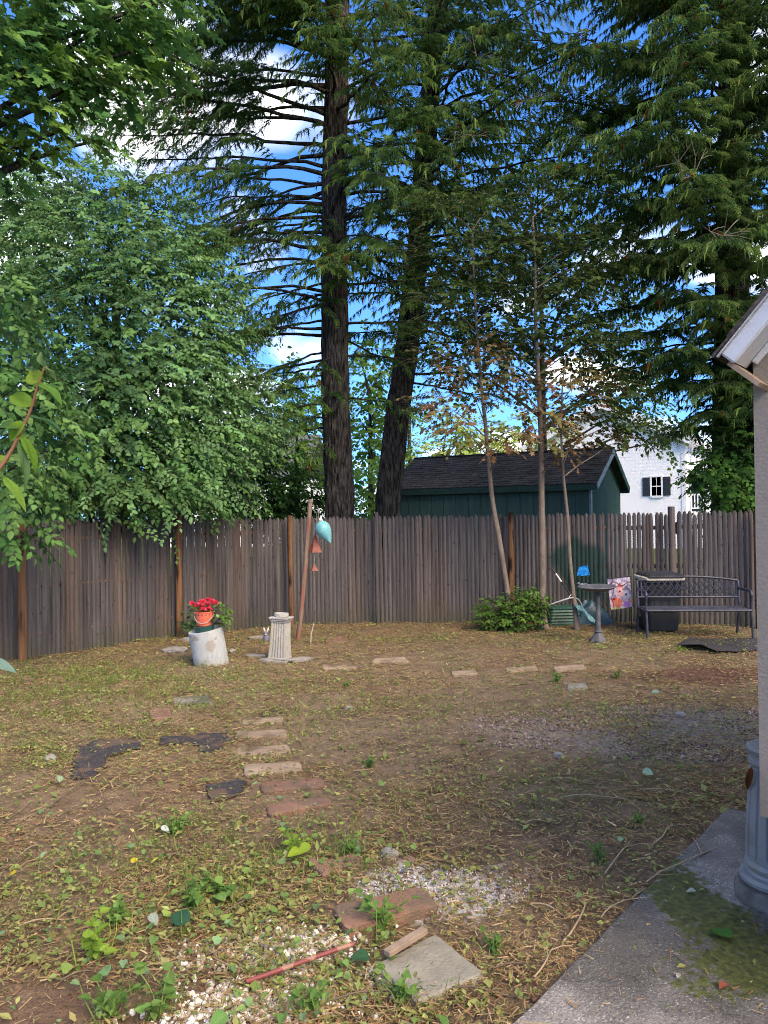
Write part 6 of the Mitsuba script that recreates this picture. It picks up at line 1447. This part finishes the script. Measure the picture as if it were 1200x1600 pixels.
for k, (px, py, s, col, lb) in enumerate(LF):
    z = .045 if in_slab(*G(px, py)[:2]) else .03 + .02 * rg.random()
    g = G(px, py, z); a = rg.uniform(0, 2 * np.pi); n = np.array([rg.normal(0, .25), -.35 + rg.normal(0, .2), .9])
    d_ = np.array([math.cos(a), math.sin(a), 0]); d_ = d_ - n * (d_ @ n) / (n @ n)
    key = number('fallen_leaf')
    tag(key, lb, 'leaf')
    s = s * .8
    a0, b0 = g - unit(d_) * s / 2, g + unit(d_) * s / 2
    if z == .045: n = np.array([0, -.05, 1.0]); a0[2] = b0[2] = .044
    nn, v, cc = 9, [], []
    D = unit(b0 - a0); Sd = unit(np.cross(n, D)); N = np.cross(D, Sd)
    for i in range(nn):
        t = i / (nn - 1); w_ = s * .72 * math.sin(math.pi * t ** .7) ** .7 * .5 if 0 < i < nn - 1 else .001
        for s_ in (-1, -.5, 0, .5, 1): v.append(a0 + D * s * t + Sd * w_ * s_ + N * (abs(s_) * w_ * .28 - s * .15 * t * t + s * .02 * math.sin(9 * t + 2 * s_) + .15 * s)); cc.append(np.asarray(col) * (1.12 if s_ == 0 else 1))
    f = [(i * 5 + j, i * 5 + j + 1, i * 5 + j + 6, i * 5 + j + 5) for i in range(nn - 1) for j in range(4)]
    scene[key] = mikit.ply((np.array(v), np.array(f)), 'm_leaf', smooth=True, color=np.clip(cc, 0, 1))

# larger weeds standing in the foreground
WE = [(150, 1490, .14, 9, 'lobed bright green weed at the lower left'), (185, 1440, .10, 8, 'green weed tuft above the lobed weed'), (300, 1420, .12, 8, 'weed beside the dark blue green leaf'), (340, 1400, .12, 7, 'weed in front of the long thin twig'), (600, 1455, .13, 9, 'weed growing between the red brick and the grey paver'), (620, 1565, .09, 8, 'small weed at the lower corner of the grey paver'), (460, 1330, .10, 10, 'yellow green weed behind the pebbles'), (545, 1335, .09, 8, 'weed growing over the half buried brick'), (480, 1590, .10, 8, 'weed at the bottom edge right of the pebbles'), (250, 1590, .12, 8, 'weed at the bottom edge left of the pebbles'), (170, 1590, .11, 7, 'grassy weed at the bottom left'), (770, 1490, .07, 6, 'small weed right of the grey paver'), (575, 1195, .08, 7, 'weed in the middle of the yard'), (940, 1345, .07, 7, 'weed by the soil left of the patio'), (1000, 1290, .06, 6, 'tiny weed by the far patio corner'), (275, 1215 + 90, .10, 8, 'weed above the whitish leaf'),
      (540, 1066 + 6, .07, 7, 'low weed in the far middle yard'), (870, 1065, .10, 8, 'low weed in front of the pale stepping stones'), (965, 1058, .08, 8, 'low weed right of the stepping stones'), (1062, 1018, .07, 7, 'bright weed at the tip of the black sheet')]
for k, (px, py, h, nl, lb) in enumerate(WE):
    g = onto(px, py); key = thing('weed', lb, 'weed')
    r = np.random.default_rng(300 + k); lime = 'yellow' in lb or 'bright' in lb
    cols = [S(136, 164, 66), S(116, 148, 62)] if lime else [S(96, 130, 64), S(124, 154, 82), S(80, 112, 56)]
    st, P0, D = [], [], []
    for q_ in range(5):
        tip = g + np.array([r.normal(0, h * .55), r.normal(0, h * .5), h * r.uniform(.5, 1.1)])
        pth = resample([g + [0, 0, -.01], g + (tip - g) * [.4, .4, .65], tip], 8); st.append(tube(pth, [.0025] * 7 + [.0012], 5))
        for i in range(2, 8): P0.append(pth[i]); D.append(unit(np.array([r.normal(), r.normal(), r.normal(.1, .3)])))
    n = len(P0); s = r.uniform(.6, 1.1, n) * h * .38
    m, c = scatter(HEART, np.array(P0), np.array(D), np.c_[r.normal(0, .35, (n, 2)), np.ones(n)], s, s * .8, pick(r, cols, n, .12))
    part(key, 'leaves', m, 'm_leaf', color=c, kind='stuff'); part(key, 'stems', join(st), 'm_leafstem', color=None)
    n = 14; P0 = g + np.c_[r.normal(0, .03, (n, 2)), np.zeros(n)]
    m, c = scatter(BLADE, P0, np.c_[r.normal(0, .5, (n, 2)), np.ones(n)], rand_unit(r, n) * [1, 1, .2], h * r.uniform(.7, 1.5, n), .005, pick(r, cols, n, .12))
    part(key, 'blades', m, 'm_leaf', color=c, kind='stuff')
scene['m_leafstem'] = diffuse(rgb(S(110, 126, 70)))

# pole and wires far behind
up_ = P(641, 800, 34); up_[2] = 0
solo('utility_pole', tube([up_, up_ + [0, 0, 6.2]], .09, 10), 'm_iron', 'thin dark pole standing far behind the shed roof between the trees', 'pole', smooth=True)

# ------------------------------------------------------------------ groups of alike things
for name, grp in {'stepping_stone': 'stepping stones set in the yard', 'rubber_mat': 'dark mats lying on the soil', 'rock': 'loose stones in the yard', 'twig': 'twigs lying on the ground', 'fallen_leaf': 'single leaves lying on the ground', 'weed': 'small weeds standing in the yard',
                  'hemlock_tree': 'tall hemlocks behind the fence', 'slender_maple': 'slender young maples inside the fence', 'background_tree': 'trees beyond the fence', 'brick_paver': 'red brick pavers', 'leafy_sprig': 'sprigs at the left edge'}.items():
    for k in list(labels):
        if '__' not in k and (k == name or (k.startswith(name + '_') and k[len(name) + 1:].isdigit())): labels[k]['group'] = grp
